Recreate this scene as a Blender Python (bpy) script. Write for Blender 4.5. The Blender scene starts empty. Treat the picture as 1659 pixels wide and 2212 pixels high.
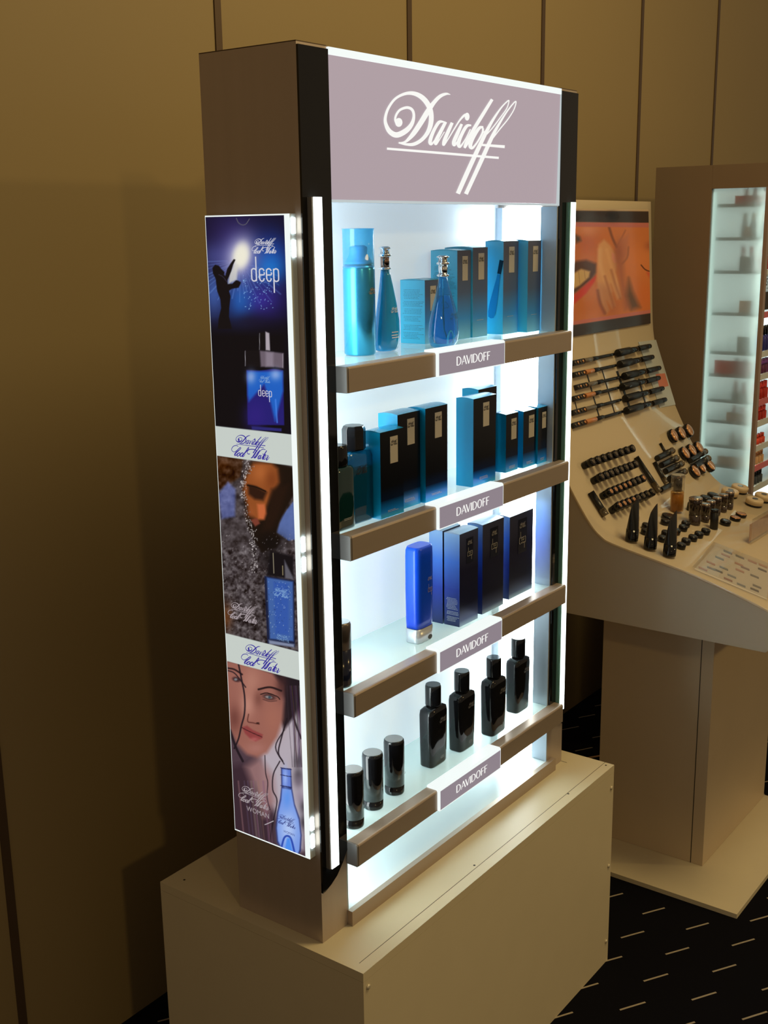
import bpy, math, random
import numpy as np
from mathutils import Vector, Matrix

random.seed(7)
rng = np.random.default_rng(5)
B = 0.4846            # height of the pedestal top above the carpet; lengths below are measured from it
S = bpy.context.scene
COL = S.collection

# ------------------------------------------------------------------ camera, world, lamps, exposure
FPX = 2512.22
PITCH, YAW, ROLL = (math.radians(a) for a in (-13.6273, 53.2833, -0.8406))
CAM = Vector((-1.2984, -1.1076, 1.1459))
FW = Vector((math.sin(YAW)*math.cos(PITCH), math.cos(YAW)*math.cos(PITCH), math.sin(PITCH)))
_rt = Vector((math.cos(YAW), -math.sin(YAW), 0)); _up = _rt.cross(FW)
RT = _rt*math.cos(ROLL) + _up*math.sin(ROLL); UP = -_rt*math.sin(ROLL) + _up*math.cos(ROLL)
cd = bpy.data.cameras.new('camera'); cam = bpy.data.objects.new('camera', cd); COL.objects.link(cam)
cd.sensor_fit = 'HORIZONTAL'; cd.sensor_width = 36.0; cd.lens = 36.0*FPX/1659.0
cd.clip_start = 0.05; cd.clip_end = 60
mw = Matrix((RT, UP, -FW)).transposed().to_4x4(); mw.translation = CAM + Vector((0, 0, B))
cam.matrix_world = mw
S.camera = cam
S.view_settings.view_transform = 'Standard'; S.view_settings.look = 'None'
S.view_settings.exposure = 0.0; S.view_settings.gamma = 1.0; S.view_settings.use_curve_mapping = False
S.cycles.use_denoising = True
S.cycles.max_bounces = 8; S.cycles.transparent_max_bounces = 12; S.cycles.caustics_refractive = False
S.cycles.caustics_reflective = False; S.cycles.sample_clamp_indirect = 10.0

w = bpy.data.worlds.new('dim_hall'); S.world = w; w.use_nodes = True
bg = w.node_tree.nodes['Background']; bg.inputs[0].default_value = (1.0, 0.76, 0.52, 1); bg.inputs[1].default_value = 0.19

def lamp(name, loc, power, size, color, target):
    l = bpy.data.lights.new(name, 'AREA'); l.shape = 'DISK'; l.size = size; l.energy = power; l.color = color
    o = bpy.data.objects.new(name, l); COL.objects.link(o)
    o.location = Vector(loc) + Vector((0, 0, B))
    d = Vector(target) - Vector(loc); o.rotation_euler = d.to_track_quat('-Z', 'Y').to_euler()
WARM = (1.0, 0.69, 0.25)
lamp('hall_lamp_right', (6.0, -8.0, 3.9), 80, 0.35, WARM, (0.8, 0.2, 0.6))
lamp('hall_lamp_left', (-4.0, -7.6, 3.9), 52, 0.35, WARM, (0.8, 0.2, 0.6))
lamp('ceiling_lamp', (1.2, -1.15, 3.1), 37, 1.0, (1.0, 0.75, 0.34), (0.8, 0.1, 0.0))

# ------------------------------------------------------------------ measuring helpers (pixel of the photo -> point on a known plane)
def ray(u, v): return FW + RT*((u-829.5)/FPX) + UP*((1106-v)/FPX)
def at_x(u, v, x): d = ray(u, v); return CAM + d*((x-CAM.x)/d.x)
def at_y(u, v, y): d = ray(u, v); return CAM + d*((y-CAM.y)/d.y)
def at_z(u, v, z): d = ray(u, v); return CAM + d*((z-CAM.z)/d.z)
def px(p):
    d = Vector(p) - CAM; z = d.dot(FW)
    return 829.5+FPX*d.dot(RT)/z, 1106-FPX*d.dot(UP)/z

# ------------------------------------------------------------------ object helpers
def tag(o, label=None, cat=None, group=None, kind=None):
    if label: o['label'] = label
    if cat: o['category'] = cat
    if group: o['group'] = group
    if kind: o['kind'] = kind
    return o
def thing(name, loc, label, cat, group=None):
    o = bpy.data.objects.new(name, None); o.empty_display_size = 0.05; COL.objects.link(o)
    o.location = (loc[0], loc[1], loc[2]+B)
    return tag(o, label, cat, group)

class MB:
    def __init__(s): s.v = []; s.f = []; s.m = []; s.sm = []
    def add(s, vs, fs, mi=0, smooth=False):
        n = len(s.v); s.v += [tuple(p) for p in vs]
        for f in fs: s.f.append(tuple(i+n for i in f)); s.m.append(mi); s.sm.append(smooth)
        return s
    def box(s, x0, x1, y0, y1, z0, z1, mi=0, mf=None, mx=None, mt=None):
        vs = [(x0,y0,z0),(x1,y0,z0),(x1,y1,z0),(x0,y1,z0),(x0,y0,z1),(x1,y0,z1),(x1,y1,z1),(x0,y1,z1)]
        s.add(vs, [(3,2,1,0)], mi); s.add(vs, [(4,5,6,7)], mi if mt is None else mt)
        s.add(vs, [(0,1,5,4),(2,3,7,6)], mi if mf is None else mf)
        s.add(vs, [(1,2,6,5),(3,0,4,7)], mi if mx is None else mx)
        return s
    def prism(s, poly, axis, a, b, mi=0, smooth=False):
        def P(p, t): return {'x': (t, p[0], p[1]), 'y': (p[0], t, p[1]), 'z': (p[0], p[1], t)}[axis]
        n = len(poly); vs = [P(p, a) for p in poly] + [P(p, b) for p in poly]
        s.add(vs, [tuple(range(n)), tuple(range(2*n-1, n-1, -1))], mi)
        s.add(vs, [(i, (i+1) % n, n+(i+1) % n, n+i) for i in range(n)], mi, smooth)
        return s
    def lathe(s, prof, c=(0,0,0), seg=32, sx=1.0, sy=1.0, mi=0, pw=2.0, caps=True, smooth=True, off=None):
        # prof: (r, z) list; sx, sy squash; pw superellipse power; off(z) -> dx
        vs = []
        for r, z in prof:
            dx = off(z) if off else 0
            for k in range(seg):
                t = 2*math.pi*k/seg; ct, st = math.cos(t), math.sin(t)
                q = (abs(ct)**pw + abs(st)**pw)**(-1/pw)
                vs.append((c[0]+dx+r*sx*ct*q, c[1]+r*sy*st*q, c[2]+z))
        fs = []
        for j in range(len(prof)-1):
            for k in range(seg):
                fs.append((j*seg+k, j*seg+(k+1) % seg, (j+1)*seg+(k+1) % seg, (j+1)*seg+k))
        s.add(vs, fs, mi, smooth)
        if caps:
            n = len(s.v)-len(vs)
            s.f.append(tuple(n+k for k in reversed(range(seg)))); s.m.append(mi); s.sm.append(False)
            s.f.append(tuple(n+(len(prof)-1)*seg+k for k in range(seg))); s.m.append(mi); s.sm.append(False)
        return s
    def cyl(s, c, r, h, seg=24, mi=0, ch=0.0):
        pr = [(r-ch, 0), (r, ch), (r, h-ch), (r-ch, h)] if ch else [(r, 0), (r, h)]
        return s.lathe(pr, c, seg, mi=mi)
    def tube(s, pts, r, seg=8, mi=0):
        pts = [Vector(p) for p in pts]; vs = []; fs = []
        for i, p in enumerate(pts):
            t = (pts[min(i+1, len(pts)-1)] - pts[max(i-1, 0)]).normalized()
            a = t.cross(Vector((0, 0, 1)));
            if a.length < 1e-3: a = t.cross(Vector((0, 1, 0)))
            a.normalize(); b = t.cross(a); rr = r[i] if isinstance(r, (list, tuple)) else r
            for k in range(seg):
                g = 2*math.pi*k/seg; vs.append(p + a*(rr*math.cos(g)) + b*(rr*math.sin(g)))
        for i in range(len(pts)-1):
            for k in range(seg): fs.append((i*seg+k, i*seg+(k+1) % seg, (i+1)*seg+(k+1) % seg, (i+1)*seg+k))
        s.add(vs, fs, mi, True); n = len(s.v)-len(vs)
        s.f.append(tuple(n+k for k in range(seg))); s.m.append(mi); s.sm.append(False)
        s.f.append(tuple(n+(len(pts)-1)*seg+k for k in reversed(range(seg)))); s.m.append(mi); s.sm.append(False)
        return s
    def build(s, name, mats, parent=None, bevel=0.0, seg=2, local=False):
        if not isinstance(mats, (list, tuple)): mats = [mats]
        base = Vector((0, 0, B))
        if parent is not None:
            base = Vector((0, 0, 0)); q = parent
            while q is not None: base -= q.location; q = q.parent
            base.z += B
        if local: base = Vector((0, 0, 0))
        me = bpy.data.meshes.new(name)
        me.from_pydata([(v[0]+base.x, v[1]+base.y, v[2]+base.z) for v in s.v], [], s.f)
        for m in mats: me.materials.append(m)
        me.polygons.foreach_set('material_index', s.m); me.polygons.foreach_set('use_smooth', s.sm)
        me.update()
        o = bpy.data.objects.new(name, me); COL.objects.link(o)
        if parent is not None: o.parent = parent
        if bevel:
            b = o.modifiers.new('bevel', 'BEVEL'); b.width = bevel; b.segments = seg; b.limit_method = 'ANGLE'; b.angle_limit = math.radians(40)
        return o
def copy_tree(o, parent=None):
    c = o.copy(); COL.objects.link(c); c.parent = parent
    for ch in list(o.children): copy_tree(ch, c)
    return c

# ------------------------------------------------------------------ materials
def lin(c):
    c = c/255.0; return c/12.92 if c <= 0.04045 else ((c+0.055)/1.055)**2.4
def rgb(r, g, b): return (lin(r), lin(g), lin(b), 1.0)
def mat(name, col, rough=0.5, metal=0.0, spec=0.5, emis=None, es=0.0, coat=0.0, noise=None, bump=0.0, trans=0.0, ior=1.45, alpha=None):
    m = bpy.data.materials.new(name); m.use_nodes = True; nt = m.node_tree; b = nt.nodes['Principled BSDF']
    b.inputs['Base Color'].default_value = col; b.inputs['Roughness'].default_value = rough; b.inputs['Metallic'].default_value = metal
    b.inputs['Specular IOR Level'].default_value = spec; b.inputs['Coat Weight'].default_value = coat; b.inputs['Coat Roughness'].default_value = 0.05
    b.inputs['Transmission Weight'].default_value = trans; b.inputs['IOR'].default_value = ior
    if alpha is not None: b.inputs['Alpha'].default_value = alpha
    if emis: b.inputs['Emission Color'].default_value = emis; b.inputs['Emission Strength'].default_value = es
    if noise:
        sc, amt, stretch = noise
        tc = nt.nodes.new('ShaderNodeTexCoord'); mp = nt.nodes.new('ShaderNodeMapping'); mp.inputs['Scale'].default_value = stretch
        n = nt.nodes.new('ShaderNodeTexNoise'); n.inputs['Scale'].default_value = sc; n.inputs['Detail'].default_value = 4
        nt.links.new(tc.outputs['Object'], mp.inputs['Vector']); nt.links.new(mp.outputs[0], n.inputs['Vector'])
        mx = nt.nodes.new('ShaderNodeMix'); mx.data_type = 'RGBA'
        mx.inputs[6].default_value = tuple(c*(1-amt) for c in col[:3])+(1,); mx.inputs[7].default_value = tuple(min(1, c*(1+amt)) for c in col[:3])+(1,)
        nt.links.new(n.outputs['Fac'], mx.inputs[0]); nt.links.new(mx.outputs[2], b.inputs['Base Color'])
        if bump:
            bp = nt.nodes.new('ShaderNodeBump'); bp.inputs['Strength'].default_value = bump; bp.inputs['Distance'].default_value = 0.001
            nt.links.new(n.outputs['Fac'], bp.inputs['Height']); nt.links.new(bp.outputs[0], b.inputs['Normal'])
    return m
def emit(name, col, s):
    m = mat(name, (0.02, 0.02, 0.02, 1), 0.4, emis=col, es=s); return m
def zramp(name, stops, rough=0.35, metal=0.0, h=0.15, spec=0.5, z0=0.0):
    """printed colour, with painted shelf light on the woman cartons, that changes with the height on the object"""
    m = mat(name, stops[0][1], rough, metal, spec); nt = m.node_tree; b = nt.nodes['Principled BSDF']
    tc = nt.nodes.new('ShaderNodeTexCoord'); sx = nt.nodes.new('ShaderNodeSeparateXYZ'); mr = nt.nodes.new('ShaderNodeMapRange')
    mr.inputs[1].default_value = z0; mr.inputs[2].default_value = z0+h; cr = nt.nodes.new('ShaderNodeValToRGB')
    nt.links.new(tc.outputs['Object'], sx.inputs[0]); nt.links.new(sx.outputs[2], mr.inputs[0]); nt.links.new(mr.outputs[0], cr.inputs[0]); nt.links.new(cr.outputs[0], b.inputs['Base Color'])
    e = cr.color_ramp.elements
    while len(e) > 1: e.remove(e[-1])
    e[0].position = stops[0][0]; e[0].color = stops[0][1]
    for p, c in stops[1:]: k = e.new(p); k.color = c
    return m
def see_through(name, tint, amount, rough=0.03, body=None, body_amt=0.0, tl_amt=0.35):
    """clear sheet: mostly transparent with a glossy skin, plus an optional white body"""
    m = bpy.data.materials.new(name); m.use_nodes = True; nt = m.node_tree; nt.nodes.clear()
    out = nt.nodes.new('ShaderNodeOutputMaterial'); t = nt.nodes.new('ShaderNodeBsdfTransparent'); t.inputs[0].default_value = tint
    g = nt.nodes.new('ShaderNodeBsdfGlossy'); g.inputs['Roughness'].default_value = rough; g.inputs[0].default_value = (1,1,1,1)
    fr = nt.nodes.new('ShaderNodeFresnel'); fr.inputs[0].default_value = 1.45
    mul = nt.nodes.new('ShaderNodeMath'); mul.operation = 'MULTIPLY'; nt.links.new(fr.outputs[0], mul.inputs[0])
    ge = nt.nodes.new('ShaderNodeNewGeometry'); inv = nt.nodes.new('ShaderNodeMath'); inv.operation = 'MULTIPLY_ADD'; inv.inputs[1].default_value = -amount; inv.inputs[2].default_value = amount
    nt.links.new(ge.outputs['Backfacing'], inv.inputs[0]); nt.links.new(inv.outputs[0], mul.inputs[1]); mul.use_clamp = True
    a = nt.nodes.new('ShaderNodeMixShader'); src = t.outputs[0]
    if body:
        d = nt.nodes.new('ShaderNodeBsdfDiffuse'); d.inputs[0].default_value = body
        tl = nt.nodes.new('ShaderNodeBsdfTranslucent'); tl.inputs[0].default_value = body
        mm = nt.nodes.new('ShaderNodeMixShader'); mm.inputs[0].default_value = tl_amt; nt.links.new(d.outputs[0], mm.inputs[1]); nt.links.new(tl.outputs[0], mm.inputs[2])
        m2 = nt.nodes.new('ShaderNodeMixShader'); m2.inputs[0].default_value = body_amt; nt.links.new(t.outputs[0], m2.inputs[1]); nt.links.new(mm.outputs[0], m2.inputs[2]); src = m2.outputs[0]
    nt.links.new(mul.outputs[0], a.inputs[0]); nt.links.new(src, a.inputs[1]); nt.links.new(g.outputs[0], a.inputs[2]); nt.links.new(a.outputs[0], out.inputs[0])
    return m

M = {}
M['wall'] = mat('wall_panel', (0.30, 0.225, 0.108, 1), 0.6, noise=(1.3, 0.05, (1,1,1)))
M['seam'] = mat('dark_bronze', (0.10, 0.065, 0.04, 1), 0.45, 0.3)
M['taupe'] = mat('brushed_taupe', (0.50, 0.42, 0.37, 1), 0.42, 0.5, noise=(60, 0.06, (1, 1, 0.03)))
M['taupe_lt'] = mat('brushed_taupe_rail', (0.42, 0.34, 0.28, 1), 0.38, 0.45, noise=(60, 0.05, (0.05, 1, 1)))
M['black_gloss'] = mat('black_gloss', (0.006, 0.006, 0.006, 1), 0.04, 0, 0.5, coat=0.15)
M['grey_end'] = mat('grey_end', (0.30, 0.29, 0.29, 1), 0.4, 0.5)
M['white_gloss'] = mat('white_acrylic', (0.68, 0.76, 0.80, 1), 0.14, 0, 0.10)
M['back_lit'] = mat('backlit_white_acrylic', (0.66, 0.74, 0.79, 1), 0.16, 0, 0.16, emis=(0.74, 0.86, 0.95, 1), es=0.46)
M['grey_side'] = mat('grey_side', (0.42, 0.48, 0.55, 1), 0.3, 0.2)
M['tube'] = emit('light_tube', (0.88, 1.0, 0.97, 1), 4.0)
M['lit_side'] = emit('lit_side', (0.90, 1.0, 1.0, 1), 12.0)
M['lit_edge'] = emit('lit_edge', (0.93, 1.0, 0.98, 1), 0.95)
M['lit_dim'] = emit('lit_edge_dim', (0.80, 0.90, 0.92, 1), 0.62)
M['header'] = emit('header_film', rgb(176, 160, 168), 0.93)
M['logo_white'] = emit('logo_white', (0.93, 0.93, 0.90, 1), 1.0)
M['badge'] = emit('badge_film', rgb(150, 138, 148), 0.85)
M['glass_shelf'] = see_through('glass_shelf', (0.88, 0.95, 0.93, 1), 1.0, 0.02, (0.80, 0.90, 0.90, 1), 0.42)
M['glass_edge'] = mat('glass_edge', (0.03, 0.22, 0.16, 1), 0.1, 0, 0.6)
M['cream'] = mat('cream_laminate', (0.66, 0.58, 0.41, 1), 0.42, noise=(14, 0.03, (1,1,1)))
M['cream_side'] = mat('cream_laminate_edge', (0.60, 0.50, 0.36, 1), 0.45)
M['screw'] = mat('screw_cap', (0.72, 0.66, 0.52, 1), 0.35, 0.3)
M['hole'] = mat('dark_hole', (0.03, 0.025, 0.02, 1), 0.6)
M['black_plastic'] = mat('black_plastic', (0.006, 0.006, 0.007, 1), 0.07, 0, 0.5)
M['black_soft'] = mat('black_soft', (0.010, 0.010, 0.011, 1), 0.35)
M['chrome'] = mat('chrome', (0.75, 0.76, 0.78, 1), 0.12, 1.0)
M['brown_cap'] = mat('brown_chrome', (0.30, 0.20, 0.16, 1), 0.15, 1.0)

# ------------------------------------------------------------------ lettering
def cr(pts, n=6):
    """smooth a list of (u, v, width)"""
    P = [np.array(p, float) for p in pts]
    if len(P) < 3: return P
    P = [2*P[0]-P[1]] + P + [2*P[-1]-P[-2]]; out = []
    for i in range(1, len(P)-2):
        a, b, c, d = P[i-1:i+3]
        for k in range(n):
            t = k/n; out.append(0.5*((2*b)+(-a+c)*t+(2*a-5*b+4*c-d)*t*t+(-a+3*b-3*c+d)*t**3))
    out.append(P[-2]); return out
def ribbon(mb, pts, place, mi=0, n=6, wk=1.0):
    """one pen stroke; place(a, b) -> point in space"""
    Q = cr(pts, n); L = []; R = []
    for i, q in enumerate(Q):
        t = Q[min(i+1, len(Q)-1)][:2] - Q[max(i-1, 0)][:2]; l = np.hypot(*t) or 1
        nn = np.array((-t[1], t[0]))/l*abs(q[2])*0.5*wk; L.append(q[:2]+nn); R.append(q[:2]-nn)
    vs = [place(*p) for p in L] + [place(*p) for p in R]; k = len(Q)
    mb.add(vs, [(i, i+1, k+i+1, k+i) for i in range(k-1)], mi)
def disc(mb, c, rx, ry, place, mi=0):
    mb.add([place(c[0]+rx*math.cos(t*math.pi/8), c[1]+ry*math.sin(t*math.pi/8)) for t in range(16)], [tuple(range(16))], mi)

DAV = [
 [(195,470,20),(180,420,24),(195,360,26),(240,305,28),(320,280,32),(378,308,32),(396,380,32),(372,470,46),(305,548,60),(200,597,64),(120,560,56),(75,480,42),(66,400,34),(100,290,30),(180,180,28),(290,122,34),(390,116,46),(480,155,56),(550,230,60),(592,330,56),(594,450,56),(560,560,48),(490,650,42),(400,702,40),(310,706,28),(220,686,18)],
 [(820,130,4),(770,122,28),(700,150,40),(630,220,46),(560,320,60),(480,450,60),(400,570,56),(340,640,40),(290,680,26),(225,690,16)],
 [(745,445,16),(690,448,36),(640,520,38),(600,610,42),(583,680,42),(602,702,26),(650,640,14),(700,550,14),(742,465,18)],
 [(765,445,34),(705,560,42),(650,670,44),(655,702,24),(700,640,12),(750,560,10)],
 [(840,455,36),(792,560,42),(748,665,42),(742,712,26),(795,640,14),(868,520,16),(925,430,20),(978,372,28),(1010,365,36)],
 [(950,470,30),(900,580,44),(858,680,44),(868,714,28),(915,650,12),(960,580,10)],
 [(1060,485,18),(1005,497,36),(945,600,40),(912,690,46),(930,733,28),(990,650,14),(1050,530,14)],
 [(1302,185,34),(1200,350,40),(1090,530,42),(1010,680,46),(986,742,26),(1040,670,12)],
 [(1200,505,22),(1150,520,36),(1080,630,42),(1048,715,46),(1072,748,30),(1130,680,20),(1188,575,24),(1196,518,22)],
 [(1185,575,12),(1225,550,14),(1260,500,12)],
 [(905,1275,50),(1000,1060,52),(1110,820,50),(1220,590,42),(1300,440,32),(1400,290,18),(1480,205,14),(1495,210,12),(1470,290,12),(1400,390,13),(1310,510,14),(1240,590,12)],
 [(998,1280,46),(1100,1060,46),(1200,840,48),(1300,620,42),(1370,490,30),(1470,330,18),(1560,218,14),(1577,225,12),(1550,310,12),(1480,420,13),(1390,530,14),(1310,635,12)],
 [(1185,712,26),(1447,733,34)], [(85,755,26),(700,805,28),(1378,862,26)],
]
HY0, HZT, HZB = -0.002, 1.389, 1.1905
def _hp(u, v):
    p = at_y(820+u/5.352, 180+v/5.352, HY0-0.001); return p.x, p.z
_c = _hp(830, 640)
DAVN = []     # normalised strokes: width of the whole logo = 1, origin at its middle
_w0 = _hp(1580, 210)[0]-_hp(55, 430)[0]
for st in DAV:
    q = []
    for u, v, wd in cr(st, 4 if len(st) > 2 else 1):
        a = _hp(u, v); b = _hp(u+wd*0.7, v+wd*0.7)
        q.append(((a[0]-_c[0])/_w0, (a[1]-_c[1])/_w0, 0.5*(abs(b[0]-a[0])/0.7+abs(b[1]-a[1])/0.7)/_w0))
    DAVN.append(q)
COOL = [
 [(365,670,20),(330,640,22),(270,632,22),(190,670,22),(145,755,22),(170,820,20),(240,845,18),(330,790,24),(410,715,26),(445,700,22),(450,730,20),(380,800,30),(300,860,44),(250,930,46),(262,968,28),(330,920,18),(400,870,20)],
 [(410,868,22),(350,905,38),(320,965,38),(360,985,26),(410,930,24),(412,875,22),(440,880,12)],
 [(510,868,22),(450,910,38),(425,975,38),(465,992,26),(515,935,24),(515,878,22),(540,885,12)],
 [(520,935,12),(600,850,26),(690,720,28),(718,695,20),(700,760,22),(620,850,26),(530,940,44),(495,990,40),(545,990,22),(600,920,12)],
 [(755,910,20),(700,915,26),(662,865,24),(690,795,24),(780,760,26),(890,765,26),(965,800,30),(950,850,46),(890,950,50),(830,1030,36),(785,1045,24)],
 [(880,1050,34),(930,980,18),(1010,870,14),(1085,785,22)],
 [(1085,785,22),(1040,870,44),(960,1000,44),(900,1052,34)],
 [(930,1048,22),(990,960,16),(1060,860,16),(1130,780,20),(1200,755,22),(1272,775,18)],
 [(1110,955,18),(1060,980,36),(1020,1055,38),(1050,1075,26),(1110,1000,14)],
 [(1135,955,28),(1085,1050,38),(1095,1078,24),(1150,1020,12)],
 [(1315,800,28),(1240,920,38),(1165,1060,38),(1190,1088,24),(1240,1030,12)],[(1165,915,18),(1295,940,18)],
 [(1235,1040,14),(1290,985,22),(1268,952,24),(1220,1000,38),(1205,1070,38),(1245,1090,24),(1300,1030,12)],
 [(1330,960,26),(1360,985,30),(1310,1080,40),(1300,1115,30),(1350,1095,18),(1405,1020,12)],
]
PX0 = -0.0142
def _pp(u, v):
    p = at_x(490+u/15.08, 920+v/15.08, PX0); return -p.y, p.z
_dw = _pp(1325, 250)[0]-_pp(243, 340)[0]; _dc = _pp(790, 560)
COOLN = []
for st in COOL:
    q = []
    for u, v, wd in cr(st, 4):
        a = _pp(u, v); b = _pp(u+wd*0.7, v+wd*0.7)
        q.append(((a[0]-_dc[0])/_dw, (a[1]-_dc[1])/_dw, 0.5*(abs(b[0]-a[0])/0.7+abs(b[1]-a[1])/0.7)/_dw))
    COOLN.append(q)
def logo(mb, o, ax, ay, width, cool=True, mi=0, dy=0.0, wk=1.0, thin=1):
    """davidoff script (and cool water below it) centred at o, ax across, ay up"""
    o, ax, ay = Vector(o), Vector(ax), Vector(ay)
    pl = lambda a, b: o + ax*(a*width) + ay*((b+dy)*width)
    for st in DAVN: ribbon(mb, st[::thin] + ([st[-1]] if thin > 1 else []), pl, mi, n=1, wk=wk)
    disc(mb, ((_hp(222,450)[0]-_c[0])/_w0, (_hp(222,450)[1]-_c[1])/_w0), 0.026, 0.036, pl, mi)
    disc(mb, ((_hp(1015,385)[0]-_c[0])/_w0, (_hp(1015,385)[1]-_c[1])/_w0), 0.018, 0.032, pl, mi)
    if cool:
        for st in COOLN: ribbon(mb, st[::thin] + ([st[-1]] if thin > 1 else []), pl, mi, n=1, wk=wk)
# tall narrow "deep"
def rrect(x0, x1, y0, y1, w, closed=True):
    r = (x1-x0)*0.45
    p = [(x0,y0+r),(x0,y1-r),(x0+r*0.35,y1-r*0.3),((x0+x1)/2,y1),(x1-r*0.35,y1-r*0.3),(x1,y1-r)]
    if closed: p += [(x1,y0+r),(x1-r*0.35,y0+r*0.3),((x0+x1)/2,y0),(x0+r*0.35,y0+r*0.3),(x0,y0+r)]
    return [(a, b, w) for a, b in p]
DEEP = []
_w = 0.045
DEEP += [rrect(0,.17,0,.42,_w), [(.17,0,_w),(.17,.5,_w),(.17,.82,_w)]]
for x in (.29, .55):
    DEEP += [rrect(x,x+.17,0,.42,_w,False), [(x+.17,.30,_w),(x+.17,.22,_w),(x,.21,_w)], [(x,.10,_w),(x+.03,.03,_w),(x+.085,0,_w),(x+.14,.03,_w),(x+.17,.10,_w)], [(x,.08,_w),(x,.3,_w)]]
DEEP += [rrect(.81,.98,0,.42,_w), [(.81,.42,_w),(.81,0,_w),(.81,-.38,_w)]]
def deep(mb, o, ax, ay, width, hk=1.0, mi=0, wk=1.0):
    o, ax, ay = Vector(o), Vector(ax), Vector(ay)
    for st in DEEP: ribbon(mb, st, lambda a, b: o + ax*(a*width) + ay*(b*width*hk), mi, n=2, wk=wk)
# flared capitals
def caps_word(mb, o, ax, ay, height, mi=0):
    o, ax, ay = Vector(o), Vector(ax), Vector(ay)
    T, t = .16, .085
    G = {'D': ([[(.06,0,T),(.06,1,T)],[(.06,.97,t),(.3,.97,t),(.56,.8,T*.8),(.64,.5,T),(.56,.2,T*.8),(.3,.03,t),(.06,.03,t)]], .80),
         'A': ([[(0,0,t),(.34,1,t)],[(.34,1,T),(.70,0,T)],[(.02,.30,t*.8),(.40,.36,t*.8)]], .72),
         'V': ([[(0,1,T),(.34,0,T)],[(.34,0,t),(.66,1,t)]], .76),
         'I': ([[(.07,0,T),(.07,1,T)]], .26),
         'O': ([[(.36,1,t),(.14,.85,T*.8),(.06,.5,T),(.14,.15,T*.8),(.36,0,t),(.60,.15,T*.8),(.68,.5,T),(.60,.85,T*.8),(.36,1,t)]], .86),
         'F': ([[(.07,0,T),(.07,1,T)],[(.07,.96,t),(.5,.96,t)],[(.07,.52,t),(.42,.52,t)]], .60)}
    x = 0
    for ch in 'DAVIDOFF':
        g, adv = G[ch]
        for st in g: ribbon(mb, st, lambda a, b, x=x: o + ax*((a+x)*height) + ay*(b*height), mi, n=4)
        x += adv
    return x*height
def text_part(name, txt, o, ax, ay, size, m, parent, bold=0.0, align='LEFT'):
    cu = bpy.data.curves.new(name, 'FONT'); cu.body = txt; cu.size = 1.0; cu.align_x = align; cu.offset = bold; cu.resolution_u = 3
    tmp = bpy.data.objects.new(name+'_tmp', cu); COL.objects.link(tmp)
    me0 = bpy.data.meshes.new_from_object(tmp); vs = [v.co.copy() for v in me0.vertices]; fs = [tuple(p.vertices) for p in me0.polygons]
    bpy.data.objects.remove(tmp); bpy.data.meshes.remove(me0)
    o, ax, ay = Vector(o), Vector(ax), Vector(ay)
    mb = MB(); mb.add([o + ax*(v.x*size) + ay*(v.y*size) for v in vs], fs)
    return mb.build(name, m, parent)
EX, EY, EZ = Vector((1,0,0)), Vector((0,1,0)), Vector((0,0,1))

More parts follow.
